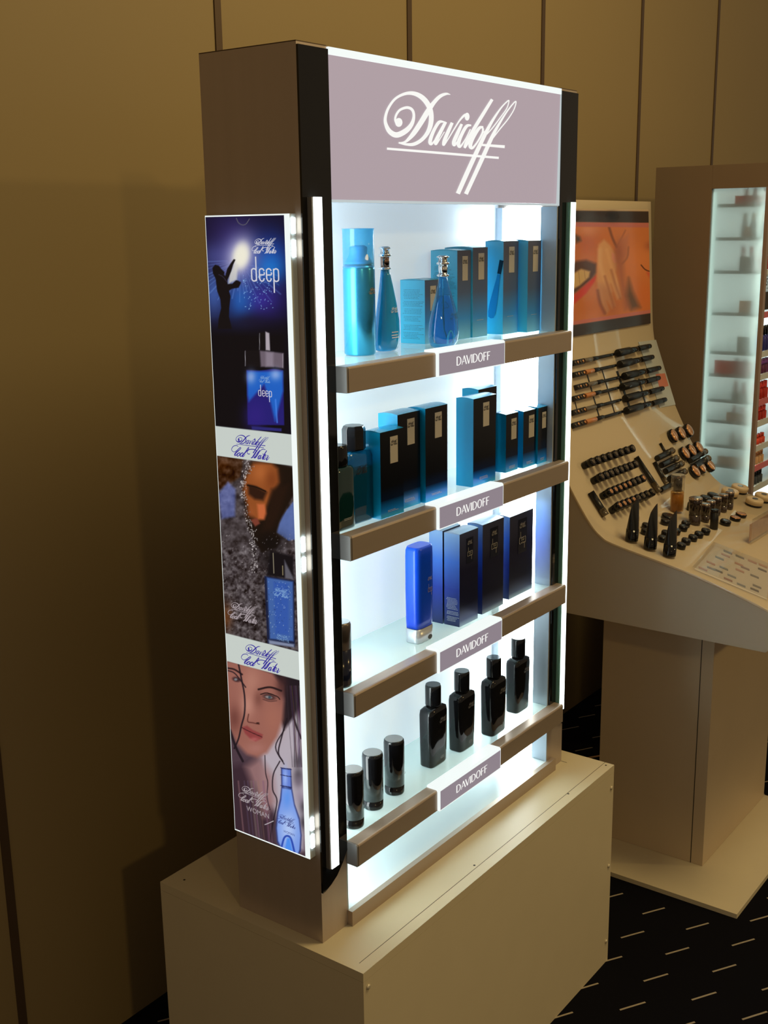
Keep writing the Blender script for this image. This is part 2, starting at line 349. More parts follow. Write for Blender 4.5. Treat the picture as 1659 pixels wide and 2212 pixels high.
# ------------------------------------------------------------------ printed pictures (colour attribute on a fine grid)
class Paint:
    def __init__(s, U, V, base): s.U, s.V = U, V; s.C = np.empty(U.shape+(3,)); s.C[:] = base
    def blend(s, a, col):
        col = np.array(col, float); s.C = s.C*(1-a[..., None]) + col*a[..., None]
    def ell(s, cu, cv, ru, rv, col, soft=0.3, rot=0, op=1.0):
        t = math.radians(rot); du, dv = s.U-cu, s.V-cv; a = du*math.cos(t)+dv*math.sin(t); b = -du*math.sin(t)+dv*math.cos(t)
        r = np.sqrt((a/ru)**2+(b/rv)**2); s.blend(op*np.clip((1-r)/soft+0.5*(soft < 0.5), 0, 1)**1.0, col)
    def glow(s, cu, cv, ru, rv, col, op=1.0, rot=0, p=1.0):
        t = math.radians(rot); du, dv = s.U-cu, s.V-cv; a = du*math.cos(t)+dv*math.sin(t); b = -du*math.sin(t)+dv*math.cos(t)
        s.blend(op*np.exp(-((a/ru)**2+(b/rv)**2)**p), col)
    def poly(s, pts, col, soft=1.2, op=1.0):
        P = np.array(pts, float); ins = np.zeros(s.U.shape, bool); dist = np.full(s.U.shape, 1e9)
        n = len(P)
        for i in range(n):
            (x0, y0), (x1, y1) = P[i], P[(i+1) % n]
            if y0 != y1:
                c = ((y0 > s.V) != (y1 > s.V)) & (s.U < (x1-x0)*(s.V-y0)/(y1-y0)+x0); ins ^= c
            L = (x1-x0)**2+(y1-y0)**2+1e-9; t = np.clip(((s.U-x0)*(x1-x0)+(s.V-y0)*(y1-y0))/L, 0, 1)
            dist = np.minimum(dist, np.hypot(s.U-x0-t*(x1-x0), s.V-y0-t*(y1-y0)))
        sd = np.where(ins, dist, -dist); s.blend(op*np.clip(0.5+sd/(2*soft), 0, 1), col)
    def line(s, pts, w, col, soft=0.8, op=1.0):
        Q = cr([tuple(p)+(w if len(p) == 2 else p[2],) for p in [tuple(p) for p in pts]], 5)
        a = np.zeros(s.U.shape)
        for p, q in zip(Q[:-1], Q[1:]):
            L = (q[0]-p[0])**2+(q[1]-p[1])**2+1e-9; t = np.clip(((s.U-p[0])*(q[0]-p[0])+(s.V-p[1])*(q[1]-p[1]))/L, 0, 1)
            d = np.hypot(s.U-p[0]-t*(q[0]-p[0]), s.V-p[1]-t*(q[1]-p[1])); ww = w if len(p) < 3 else (p[2]+q[2])/2
            a = np.maximum(a, np.clip((ww/2-d)/soft+0.5, 0, 1))
        s.blend(op*a, col)
    def noise(s, mask, amp, scale=3.0, tint=(1, 1, 1)):
        n = np.zeros(s.U.shape)
        for o_ in range(3):
            k = scale/(1.8**o_); g = rng.random((400, 400)); iu = (s.U/k) % 399; iv = (s.V/k) % 399
            a, b = iu.astype(int), iv.astype(int); fu, fv = iu-a, iv-b
            n += (g[b, a]*(1-fu)*(1-fv)+g[b, a+1]*fu*(1-fv)+g[b+1, a]*(1-fu)*fv+g[b+1, a+1]*fu*fv-0.5)*(0.6**o_)
        s.C = np.clip(s.C + (n*amp*mask)[..., None]*np.array(tint), 0, 255)
def art_grid(name, o, ax, ay, W, H, nu, nv, painter, m, parent):
    """flat printed sheet of W x H from corner o; painter(U, V) gets photo pixels and returns sRGB 0..255"""
    o, ax, ay = Vector(o), Vector(ax), Vector(ay)
    a = np.linspace(0, W, nu); b = np.linspace(0, H, nv); A, Bb = np.meshgrid(a, b)
    P = np.stack([o[i]+A*ax[i]+Bb*ay[i] for i in range(3)], -1); D = P-np.array(CAM); z = D@np.array(FW)
    U = 829.5+FPX*(D@np.array(RT))/z; V = 1106-FPX*(D@np.array(UP))/z
    C = painter(U, V)/255.0; C = np.where(C <= 0.04045, C/12.92, ((C+0.055)/1.055)**2.4)
    base = Vector((0,0,0)); q = parent
    while q is not None: base -= q.location; q = q.parent
    base.z += B
    me = bpy.data.meshes.new(name); n = nu*nv; me.vertices.add(n); me.vertices.foreach_set('co', (P+np.array(base)).astype(np.float32).ravel())
    i = (np.arange(nv-1)[:, None]*nu+np.arange(nu-1)[None, :]).ravel(); F = np.stack([i, i+1, i+1+nu, i+nu], -1).ravel(); nf = len(i)
    me.loops.add(nf*4); me.loops.foreach_set('vertex_index', F.astype(np.int32)); me.polygons.add(nf); me.polygons.foreach_set('loop_start', np.arange(0, nf*4, 4, dtype=np.int32))
    me.update(calc_edges=True)
    at = me.color_attributes.new('print', 'FLOAT_COLOR', 'POINT'); c4 = np.ones((n, 4), np.float32); c4[:, :3] = C.reshape(-1, 3); at.data.foreach_set('color', c4.ravel())
    me.materials.append(m); ob = bpy.data.objects.new(name, me); COL.objects.link(ob); ob.parent = parent; return ob
def print_mat(name, es, gloss=0.25, base=0.0):
    m = mat(name, (0.02, 0.02, 0.02, 1), gloss, spec=0.35); nt = m.node_tree; b = nt.nodes['Principled BSDF']
    a = nt.nodes.new('ShaderNodeAttribute'); a.attribute_name = 'print'
    if es: nt.links.new(a.outputs['Color'], b.inputs['Emission Color']); b.inputs['Emission Strength'].default_value = es
    if base: nt.links.new(a.outputs['Color'], b.inputs['Base Color'])
    return m

# the three advertising pictures of the light box
def q2(u, v): return (420+u/4.2528, 440+v/4.2528)
def q3(u, v): return (440+u/3.8139, 900+v/3.8139)
def q4(u, v): return (460+u/3.2528, 1380+v/3.2528)
def paint_box(U, V):
    p = Paint(U, V, (12, 10, 34)); Q = lambda L, f: [f(*t) for t in L]
    # upper picture: underwater light, reaching figure, blue flask
    p.glow(*q2(330,250),60,60,(38,28,80),0.8); p.glow(*q2(700,480),45,55,(24,60,150),0.9); p.glow(*q2(690,600),34,34,(20,120,205),0.85)
    p.glow(*q2(180,820),28,55,(60,90,160),0.9); p.glow(*q2(600,880),52,40,(52,40,140),0.9); p.glow(*q2(420,880),28,50,(30,90,170),0.9)
    p.glow(*q2(180,480),35,30,(70,75,140),0.6)
    for k in range(26):
        t = math.radians(20+k*6.2+rng.random()*3); r0, r1 = 18+rng.random()*12, 60+rng.random()*60; c = q2(420,520)
        p.line([(c[0]+r0*math.cos(t), c[1]+r0*math.sin(t)), (c[0]+r1*math.cos(t), c[1]+r1*math.sin(t))], 1.3+rng.random()*1.6, (110,150,220), 1.6, 0.34)
    p.glow(*q2(420,500),40,52,(105,105,190),0.95); p.glow(*q2(420,480),25,38,(215,212,212),0.9,15); p.glow(*q2(430,480),18,30,(236,232,214),1.0,10,2)
    p.poly(Q([(310,740),(390,700),(400,560),(370,560),(320,640)], q2), (215,212,200), 3, 0.8)
    for k in range(90):
        a = q2(450+rng.random()*270, 640+rng.random()*330); p.ell(a[0], a[1], 0.7+rng.random(), 0.7+rng.random(), (150,200,245), 0.6, 0, 0.8)
    p.poly([q2(100,1130),q2(900,1130),q2(900,2200),q2(100,2200)], (8,7,14), 22)
    p.glow(*q2(500,1080),40,18,(22,18,40),0.7)
    man = [(165,590),(190,560),(225,570),(248,600),(276,628),(272,655),(285,662),(300,600),(335,545),(362,508),(377,515),(356,560),(338,620),(318,670),(303,700),(305,738),(348,735),(382,703),(402,706),(428,722),(420,745),(405,772),(345,782),(318,800),(332,850),(320,960),(318,1040),(345,1150),(215,1150),(222,1060),(245,960),(238,880),(208,800),(195,690),(170,640)]
    p.poly(Q(man, q2), (14,11,16), 0.9); p.line(Q([(222,650),(262,672),(300,720)], q2), 1.2, (70,62,90), 1, .7)
    # flask
    p.poly(Q([(596,1182),(690,1182),(697,1350),(596,1350)], q2), (14,12,16)); p.poly(Q([(652,1175),(688,1190),(695,1350),(655,1345)], q2), (170,160,168)); p.line(Q([(598,1190),(598,1340)], q2), 1, (150,145,150))
    p.poly(Q([(462,1350),(600,1345),(720,1362),(820,1372),(820,1515),(700,1490),(600,1498),(465,1495)], q2), (16,13,18))
    p.poly(Q([(600,1350),(720,1362),(818,1374),(818,1512),(740,1500),(610,1498)], q2), (104,92,104), 2); p.poly(Q([(655,1360),(725,1368),(725,1495),(655,1497)], q2), (140,128,142), 3, .8)
    p.line(Q([(466,1352),(467,1490)], q2), 1, (165,160,168)); p.line(Q([(812,1380),(812,1505)], q2), 1.6, (150,140,150))
    p.poly(Q([(478,1528),(600,1535),(720,1518),(815,1530),(825,2035),(490,2030)], q2), (34,28,110), 1.0)
    p.poly(Q([(485,1540),(810,1540),(815,1720),(740,2000),(700,1830),(640,1660),(500,1820),(488,1760)], q2), (28,98,195), 3, .95)
    p.glow(*q2(520,1590),10,14,(150,170,215),.8); p.glow(*q2(745,1570),12,12,(150,175,225),.8); p.glow(*q2(560,1950),22,30,(44,30,120),.9); p.line(Q([(745,1800),(760,2010)],q2),3,(70,130,230),2,.8)
    p.poly(Q([(525,2045),(800,2065),(800,2092),(528,2075)], q2), (40,38,110), 1)
    p.line(Q([(385,135),(405,175),(440,195),(475,185),(505,140)], q2), 1.6, (90,88,100))
    # middle picture: water streaming over a face, square blue flask
    yb = lambda a, b: None
    msk = [q3(90,318),q3(730,404),q3(790,1936),q3(165,1782)]
    p.poly(msk, (66,58,60), .5)
    inside = (V > np.interp(U, [msk[0][0], msk[1][0]], [msk[0][1], msk[1][1]])) & (V < np.interp(U, [msk[3][0], msk[2][0]], [msk[3][1], msk[2][1]]))
    def over(keep):    # keep the paint of the middle picture inside it
        p.C = np.where(inside[..., None], p.C, keep)
    keep = p.C.copy()
    p.poly(Q([(90,300),(330,340),(300,500),(200,560),(130,600),(100,560)], q3), (58,32,16), 3); p.glow(*q3(160,400),16,14,(84,48,22),.8)
    p.poly(Q([(120,640),(200,540),(260,600),(255,820),(150,840)], q3), (92,100,150), 3, .9)
    p.poly(Q([(740,700),(640,830),(600,950),(700,1020),(760,1010)], q3), (84,104,160), 2)
    p.noise(inside*1.0, 52, 9.0, (1, 1, 1.04)); p.noise((inside & (V > q3(0,1080)[1]))*1.0, 60, 5.0); p.poly(Q([(120,640),(200,540),(260,600),(255,820),(150,840)], q3), (92,100,150), 5, .55); p.poly(Q([(740,700),(640,830),(600,950),(700,1020),(760,1010)], q3), (84,104,160), 2, .85)
    p.poly(Q([(390,370),(560,372),(740,420),(745,640),(700,720),(620,880),(600,960),(640,1000),(600,1080),(480,1120),(400,1000),(380,940),(350,870),(345,760),(318,640),(330,520)], q3), (24,14,10), 3)
    p.poly(Q([(410,385),(560,385),(610,430),(620,540),(560,640),(520,740),(500,840),(440,860),(380,800),(350,700),(325,600),(345,500)], q3), (140,74,34), 5)
    p.glow(*q3(470,460),20,22,(172,96,48),.9); p.glow(*q3(560,520),14,22,(120,58,26),.8)
    p.poly(Q([(365,560),(430,575),(520,625),(490,690),(420,680),(370,640)], q3), (44,22,14), 4); p.line(Q([(360,565),(430,580),(510,615)],q3),3,(20,10,8),2)
    p.poly(Q([(440,720),(500,720),(520,800),(500,850),(450,840)], q3), (190,98,56), 3); p.glow(*q3(390,790),9,12,(150,78,40),.8); p.poly(Q([(385,850),(440,835),(465,880),(425,905)], q3), (120,58,44), 2)
    p.poly(Q([(560,600),(700,560),(640,760),(560,940),(480,950),(520,800)], q3), (34,18,12), 6, .9)
    p.glow(*q3(550,1040),30,22,(12,8,10),.9); p.glow(*q3(180,1650),14,28,(96,52,22),.9); p.glow(*q3(560,1180),26,22,(16,12,14),.85)
    trail = [(345,350),(375,420),(330,500),(318,600),(345,720),(365,860),(405,960),(410,1050),(418,1180),(425,1290)]
    for k in range(260):
        i = rng.random()*(len(trail)-1); a = int(i); f = i-a; tu = trail[a][0]*(1-f)+trail[a+1][0]*f+rng.normal()*14; tv = trail[a][1]*(1-f)+trail[a+1][1]*f+rng.normal()*14
        c = q3(tu, tv); g = 120+rng.random()*120; p.ell(c[0], c[1], .6+rng.random()*1.2, .8+rng.random()*1.8, (g, g*.96, g*.95), .6, rng.random()*60-30, .85)
    for k in range(210):
        c = q3(120+rng.random()*640, 950+rng.random()*830); g = 90+rng.random()*110; p.ell(c[0], c[1], .6+rng.random()*1.3, .8+rng.random()*2.2, (g, g*.95, g*.95), .7, rng.random()*90, .55)
    # flask with drops
    p.poly(Q([(550,1110),(740,1150),(740,1340),(520,1310)], q3), (14,12,18), 3); p.line(Q([(572,1125),(578,1290)],q3),1.5,(170,160,130),1,.9); p.line(Q([(650,1230),(652,1305)],q3),1.5,(180,165,120),1,.9); p.poly(Q([(665,1180),(735,1320),(740,1345),(670,1330)],q3),(110,108,118),2,.8)
    p.poly(Q([(500,1312),(745,1350),(752,1900),(525,1868)], q3), (20,28,58), 1); p.poly(Q([(520,1325),(735,1360),(740,1850),(545,1830)], q3), (62,96,160), 2); p.poly(Q([(575,1360),(700,1375),(700,1800),(590,1790)], q3), (48,84,165), 3, .9)
    for k in range(110):
        c = q3(520+rng.random()*215, 1350+rng.random()*480); g = rng.random(); p.ell(c[0], c[1], .8, 1.3, (120+90*g, 150+80*g, 225) if g > .4 else (26,40,80), .7, 0, .8)
    p.poly(Q([(535,1840),(745,1875),(745,1900),(540,1872)], q3), (170,180,205), 2, .7)
    over(keep)
    # lower picture: face with wet hair, pale blue flask
    low = V > np.interp(U, [q3(180,2010)[0], q3(788,2170)[0]], [q3(180,2010)[1], q3(788,2170)[1]]); keep = p.C.copy()
    p.poly([(400,1300),(800,1300),(800,2000),(400,2000)], (74,56,66), 1)
    p.poly(Q([(330,800),(430,560),(560,480),(640,600),(660,1100),(640,1480),(560,1500),(430,1200),(330,1080)], q4), (176,166,176), 8)
    p.poly(Q([(90,900),(320,860),(340,1060),(440,1300),(430,1480),(140,1380)], q4), (56,38,48), 10); p.poly(Q([(230,900),(330,830),(420,960),(440,1150),(360,1250),(300,1080)], q4), (150,112,112), 10, .9)
    p.poly(Q([(80,60),(640,280),(640,420),(560,560),(500,640),(470,560),(500,420),(420,250),(80,180)], q4), (30,22,30), 4)
    p.poly(Q([(90,150),(210,170),(420,240),(490,330),(500,440),(490,560),(450,690),(380,800),(310,832),(240,810),(170,740),(120,640),(95,480)], q4), (150,96,84), 5)
    p.glow(*q4(270,300),22,34,(176,122,106),.8); p.glow(*q4(420,560),20,36,(160,102,86),.8); p.glow(*q4(240,470),16,26,(190,136,120),.8); p.glow(*q4(150,560),14,28,(104,58,52),.8); p.glow(*q4(300,770),22,12,(166,112,102),.8); p.glow(*q4(480,330),12,26,(70,40,40),.8); p.glow(*q4(320,420),10,18,(112,66,58),.7)
    p.line(Q([(100,205),(150,215),(205,250)],q4),3.4,(36,22,26),2); p.line(Q([(320,355),(400,340),(480,365)],q4),4,(34,20,24),2)
    p.ell(*q4(165,285),12,7,(66,42,44),.5,15); p.ell(*q4(160,285),4.5,3.4,(120,120,124),.5); p.ell(*q4(395,408),18,9,(74,46,46),.5,12); p.ell(*q4(392,410),10,3.8,(140,132,130),.5,10); p.ell(*q4(398,410),4.2,4,(58,74,84),.5); p.line(Q([(335,390),(380,380),(450,405),(470,425)],q4),2,(22,14,18)); p.line(Q([(350,425),(400,440),(450,435)],q4),1.2,(60,36,38))
    p.line(Q([(250,530),(245,580),(280,590),(325,600)],q4),2.2,(88,46,42),2); p.ell(*q4(315,592),5,2.2,(40,20,20),.6)
    p.poly(Q([(205,620),(240,610),(280,640),(350,672),(345,700),(300,720),(260,700),(225,665)], q4), (138,62,62), 2); p.line(Q([(205,625),(265,655),(345,690)],q4),1.6,(56,22,26)); p.glow(*q4(290,705),9,4,(180,100,98),.7)
    for L, wd in (([(178,170),(200,280),(222,400),(222,520),(200,610),(180,700),(150,770)],3.4),([(95,220),(150,240),(200,300),(230,340)],2.4),([(120,640),(160,760),(210,860)],5),([(520,560),(480,700),(460,800),(490,860)],3),([(500,640),(440,760),(500,880)],2.4),([(560,400),(570,560),(620,700)],4),([(365,820),(370,940),(385,1010),(380,1110),(400,1200)],2),([(470,860),(425,950),(420,1060),(450,1140),(420,1300),(400,1420)],2.6)):
        p.line(Q(L, q4), wd, (28,20,28), 1.5, .9)
    for k in range(22):
        a = 520+rng.random()*110; p.line(Q([(a, 330),(a+10+rng.random()*15, 560),(a+20+rng.random()*30, 900)], q4), 1.2, tuple(30+rng.random(3)*60), 1.2, .55)
    for a, b, g in ((600,860,70),(600,960,60),(610,1110,150),(640,1180,60),(600,1000,110),(640,1290,40)): p.glow(*q4(a,b),10,16,(g,g*.9,g*1.02),.8)
    for k in range(16):
        a = 150+rng.random()*260; p.line(Q([(a,1000),(a+20,1200),(a+45,1440)], q4), 2.5, (96+rng.random()*50,78+rng.random()*40,90+rng.random()*40), 2.5, .35)
    bot = [(478,905),(548,912),(556,1050),(575,1160),(610,1260),(624,1380),(618,1490),(600,1524),(480,1486),(450,1430),(440,1330),(450,1220),(472,1120),(480,1040)]
    p.poly(Q(bot, q4), (40,48,104), 1.2)
    p.poly(Q([(486,1050),(550,1060),(570,1170),(602,1270),(615,1380),(608,1480),(595,1515),(488,1480),(458,1420),(450,1330),(460,1220),(480,1130)], q4), (116,150,226), 1.5)
    p.glow(*q4(530,1330),18,36,(186,206,244),.8); p.glow(*q4(520,1120),8,22,(90,146,230),.8); p.line(Q([(480,1470),(500,1400),(525,1385),(550,1410),(575,1510)],q4),4,(38,70,170),2); p.poly(Q([(505,1480),(520,1400),(540,1400),(560,1500)],q4),(76,140,235),2)
    p.poly(Q([(486,915),(545,920),(548,1040),(488,1030)], q4), (96,124,206), 1.2); p.glow(*q4(508,975),5,22,(150,176,236),.9)
    for v in (905,955,1030): p.line(Q([(476,v),(515,v+8),(552,v+14)],q4),1.6,(34,38,84))
    p.line(Q([(365,1305),(380,1300),(425,1280)],q4),1.4,(210,205,210))
    p.C = np.where(low[..., None], p.C, keep)
    # white bands
    wb = (196,204,198)
    p.poly([q3(60,314),q3(60,72),q3(760,152),q3(760,410)], wb, .5); p.poly([q3(140,1773),q3(820,1946),q3(820,2180),q3(140,2000)], wb, .5)
    return p.C

# ------------------------------------------------------------------ setting
def carpet_mat():
    m = mat('carpet', (0.004, 0.004, 0.007, 1), 0.95, spec=0.1); nt = m.node_tree; b = nt.nodes['Principled BSDF']
    tc = nt.nodes.new('ShaderNodeTexCoord'); sp = nt.nodes.new('ShaderNodeSeparateXYZ'); nt.links.new(tc.outputs['Object'], sp.inputs[0])
    def mth(op, a, b_=None, c_=None):
        n = nt.nodes.new('ShaderNodeMath'); n.operation = op
        for i, x in enumerate((a, b_, c_)):
            if x is None: continue
            if isinstance(x, (int, float)): n.inputs[i].default_value = x
            else: nt.links.new(x, n.inputs[i])
        return n.outputs[0]
    def cell(co, o, p): return mth('MULTIPLY', mth('SUBTRACT', mth('FRACT', mth('ADD', mth('DIVIDE', mth('SUBTRACT', co, o), p), 0.5)), 0.5), p)
    wob = nt.nodes.new('ShaderNodeTexNoise'); wob.inputs['Scale'].default_value = 90
    fx = cell(sp.outputs[0], 0.8805, 0.1206); fy = cell(sp.outputs[1], -0.109, 0.1117)
    c, s = math.cos(math.radians(31)), math.sin(math.radians(31))
    u = mth('SUBTRACT', mth('MULTIPLY', fx, c), mth('MULTIPLY', fy, s)); v = mth('ADD', mth('MULTIPLY', fx, s), mth('MULTIPLY', fy, c))
    v = mth('ADD', v, mth('MULTIPLY', mth('SUBTRACT', wob.outputs['Fac'], 0.5), 0.0016))
    k = mth('MULTIPLY', mth('LESS_THAN', mth('ABSOLUTE', u), 0.0325), mth('LESS_THAN', mth('ABSOLUTE', v), 0.0023))
    mx = nt.nodes.new('ShaderNodeMix'); mx.data_type = 'RGBA'; mx.inputs[6].default_value = (0.0035, 0.0035, 0.006, 1); mx.inputs[7].default_value = (0.36, 0.31, 0.24, 1)
    nt.links.new(k, mx.inputs[0]); nt.links.new(mx.outputs[2], b.inputs['Base Color'])
    return m
def struct(name, mb, m): return tag(mb.build(name, m), kind='structure')
struct('floor', MB().box(-3, 6, -5, 0.66, -B-0.05, -B), carpet_mat())
WY = 0.636
struct('wall_back', MB().box(-3, 6, WY, WY+0.08, -B-0.05, 2.9), M['wall'])
n = 0
for k in range(-4, 9):
    x = -0.1554+0.6623*k; n += 1
    struct('trim_%d' % n, MB().box(x-0.009, x+0.009, WY-0.003, WY+0.001, -B, 2.9), M['seam'])

# ------------------------------------------------------------------ pedestal under the lit display
X0, X1, Y0, Y1 = -0.026, 0.8775, -0.104, 0.3615
ped = thing('pedestal', ((X0+X1)/2, (Y0+Y1)/2, -B), 'cream laminate box pedestal carrying the lit perfume display', 'pedestal')
MB().box(X0, X1, Y0, Y0+0.018, -B, -0.0165).build('front_panel', M['cream'], ped, 0.0008)
MB().box(X0, X0+0.018, Y0+0.018, Y1, -B, -0.0165).build('side_panel', M['cream'], ped, 0.0008)
MB().box(X1-0.018, X1, Y0+0.018, Y1, -B, -0.0165).build('side_panel', M['cream'], ped, 0.0008)
MB().box(X0+0.018, X1-0.018, Y1-0.018, Y1, -B, -0.0165).build('back_panel', M['cream'], ped)
MB().box(X0, X1, Y0, Y1, -0.016, 0).build('top_panel', M['cream'], ped, 0.0015)
for (x, z) in ((X1-0.012, -0.05), (X1-0.012, -0.24), (X1-0.012, -0.43), (X0+0.012, -0.03), (X0+0.012, -0.24)):
    mb = MB(); mb.lathe([(0.0045, 0), (0.0045, 0.002), (0.002, 0.003)], (0, 0, 0), 14)
    mb.v = [(x+a, Y0-c, z+b) for a, b, c in mb.v]; mb.build('screw_cap', M['screw'], ped)
for (x, y) in ((0.35, -0.075), (X0+0.03, 0.33), (0.865, -0.09), (0.70, -0.085)):
    mb = MB(); mb.lathe([(0.0022, 0), (0.0022, 0.0004)], (x, y, 0.0), 12); mb.build('drill_hole', M['hole'], ped)
MB().box(X1-0.05, X1-0.049, Y0+0.09, Y1-0.02, 0, 0.0004).build('lid_joint', M['hole'], ped)

MB().box(X0+.018, X1-.001, Y0+.0215, Y0+.0222, 0, 0.0003).build('lid_joint', M['hole'], ped)

# ------------------------------------------------------------------ the lit display
M['rail_glass'] = mat('green_glass_rail', (0.20, 0.42, 0.34, 1), 0.1, 0, 0.8)
D, T, W, H = 0.1872, 0.066, 0.828, 1.40
disp = thing('perfume_display', (W/2, D/2, 0), 'tall backlit perfume display with four glass shelves and a lit script sign', 'display stand')
arc = [(0, .093), (.007, .0935), (.022, .099), (.038, .108), (.054, .125), (.0655, .142)]
for side in (0, 1):
    fx = (lambda x: x) if side == 0 else (lambda x: W-x)
    a, b = sorted((fx(0), fx(T)))
    post = MB().box(a, b, 0.0, D, 0, H).build('side_post', M['taupe'], disp, 0.0012)
    poly = [(fx(x), z) for x, z in arc] + [(fx(0.0655), H-0.004), (fx(0.0), H-0.004)]
    fr = MB().prism(poly if side == 0 else poly[::-1], 'y', -0.0035, -0.0002); fr.build('black_glass_front', M['black_gloss'], post)
    MB().box(a, b, 0.0, D, H+0.0002, H+0.0015).build('top_plate', M['seam'], post)
    sx = (0.014, 0.032) if side == 0 else (0.792, 0.810)
    MB().box(sx[0]-0.004, sx[0]-0.0004, -0.012, -0.0037, 0.135, 1.193).build('lamp_rail', M['grey_end'] if side == 0 else M['rail_glass'], post)
    MB().box(sx[0], sx[1], -0.013, -0.0037, 0.134, 1.193).build('light_strip', M['tube'], post, 0.002)
xa, xb = T, W-T
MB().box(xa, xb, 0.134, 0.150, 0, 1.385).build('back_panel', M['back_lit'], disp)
MB().box(xa, xb, 0.1505, 0.156, 0, 1.385).build('added_light_block', M['taupe'], disp)  # unseen board added to keep the panel's glow off the wall
for a, b, s in ((xa, xa+0.004, 1), (xb-0.004, xb, -1)):
    MB().box(a, b, 0.036, 0.118, 0.027, 1.185).build('lit_side_panel', M['lit_side'], disp)
    MB().box(a, b, 0.0, 0.0355, 0.027, 1.185).build('side_trim', M['grey_side'], disp)
    MB().box(a-0.0+ (0 if s > 0 else -0.006), b+(0.006 if s > 0 else 0), 0.1185, 0.1335, 0.027, 1.185).build('corner_profile', M['grey_side'], disp)
MB().box(xa, xb, 0.0, 0.1335, 0.004, 0.0265).build('bottom_deck', M['white_gloss'], disp)
MB().box(xa, xb+0.02, -0.011, -0.0005, 0, 0.0275).build('bottom_rail', M['taupe_lt'], disp, 0.001)

# header box
hd = MB().box(xa+0.0005, xb-0.0005, 0.006, 0.1335, HZB, HZT).build('header_box', M['grey_side'], disp)
MB().prism([(-0.002, HZT), (0.0023, HZB), (0.0055, HZB), (0.0055, HZT)], 'x', xa+0.001, xb-0.004).build('sign_face', M['header'], hd)
MB().box(xa+0.001, xb-0.001, -0.003, 0.0055, HZT+0.0003, HZT+0.0105).build('lit_top_edge', M['tube'] and M['lit_edge'], hd)
MB().box(xa+0.001, xb-0.001, 0.0, 0.0055, HZB-0.004, HZB-0.0003).build('lit_bottom_edge', M['lit_dim'], hd)
MB().box(xb-0.0036, xb-0.001, -0.003, 0.0055, HZB-0.004, HZT).build('lit_side_edge', M['lit_dim'], hd)
mb = MB()
def face_pt(u, v):
    p = at_y(820+u/5.352, 180+v/5.352, 0.0); t = (p.z-HZB)/(HZT-HZB); y = 0.0023+t*(-0.002-0.0023)-0.0012
    return at_y(820+u/5.352, 180+v/5.352, y)
for st in DAV: ribbon(mb, st, face_pt, n=7)
disc(mb, (222, 452), 43, 52, face_pt); disc(mb, (1012, 385), 28, 46, face_pt)
mb.build('script_logo', M['logo_white'], hd)

# glass shelves with rail and lit name badge
ZS = {1: .9476, 2: .6852, 3: .4231, 4: .1559}
XS0, XS1 = 0.066, 0.783
for k, z in ZS.items():
    sh = MB().box(xa+0.0045, xb-0.0045, -0.004, 0.1335, z-0.0095, z-0.0005).build('glass_shelf', [M['glass_shelf']], disp)
    prof = [(-.0005, z-.040), (-.0247, z-.040), (-.0247, z-.0035), (-.0235, z-.0008), (-.021, z), (-.0005, z)]
    for a, b in ((XS0+0.004, 0.303), (0.520, XS1)):
        MB().prism(prof, 'x', a, b).build('shelf_rail', M['taupe_lt'], sh, 0.0008)
    MB().prism([(y+(0.0008 if y < -.02 else 0), zz) for y, zz in prof], 'x', XS0, XS0+0.0036).build('rail_end_cap', M['grey_end'], sh, 0.0004)
    bd = MB().prism([(-.0005, z-.0405), (-.029, z-.0405), (-.029, z+.001), (-.026, z+.0035), (-.0005, z+.0035)], 'x', 0.3045, 0.5185).build('badge', M['lit_edge'], sh)
    bd.name = 'name_badge'
    # the printed film and the name on it are one sheet on the badge
    mb = MB(); mb.box(0.3065, 0.5165, -.0294, -.0291, z-.0385, z-.0015, 0)
    caps_word(mb, (0.359, -.0297, z-.0268), EX*1.38, EZ, 0.0148, 1)
    fm = mb.build('badge_print', [M['badge'], M['logo_white']], sh)

# light box with the three pictures on the left post
BOXX = -0.0142
lb = MB().box(BOXX+0.0012, -0.0002, 0.0100, 0.1765, 0.1575, 1.1705).build('poster_light_box', M['white_gloss'], disp, 0.0008)
MB().box(BOXX, BOXX+0.001, 0.0100, 0.1765, 0.1575, 1.1705).build('white_frame', M['lit_edge'], lb)
art = print_mat('backlit_pictures', 1.0, 0.2)
art_grid('picture_strip', (BOXX-0.0004, 0.1752, 0.1600), -EY, EZ, 0.1560, 1.0085, 170, 1100, paint_box, art, lb)
for a, b in ((1.165,1.143),(1.134,1.110),(.696,.673),(.664,.641),(.229,.207),(.199,.176)):
    MB().box(-0.011, -0.004, 0.0072, 0.0099, b, a).build('clip', M['tube'], lb, 0.001)
MB().box(-0.013, -0.0005, 0.1767, 0.1790, 1.02, 1.05).build('hinge', M['taupe'], lb)
M['ink_blue'] = emit('ink_violet_blue', rgb(52, 42, 150), 1.0); M['ink_pale'] = emit('ink_pale', rgb(205, 205, 215), 1.0); M['ink_grey'] = emit('ink_grey', rgb(172, 160, 165), 0.9)
M['ink_navy'] = emit('ink_navy', rgb(50, 60, 130), 1.0); M['ink_sky'] = emit('ink_sky', rgb(130, 170, 215), 0.9)
def on_art(u, v): p = at_x(u, v, BOXX); return Vector((BOXX-0.0008, p.y, p.z))
def art_logo(u, v, wpx, m, cool=True, name='script_logo'):
    c = on_art(u, v); wid = (on_art(u-wpx/2, v)-on_art(u+wpx/2, v)).length; mb = MB()
    logo(mb, c, -EY, EZ, wid, cool); mb.build(name, m, lb)
art_logo(543, 957.5, 70, M['ink_blue']); art_logo(565, 1413, 70, M['ink_blue'])
art_logo(572.5, 526, 46, M['ink_pale']); art_logo(526, 1317, 54, M['ink_grey']); art_logo(550, 1716, 54, M['ink_grey'])
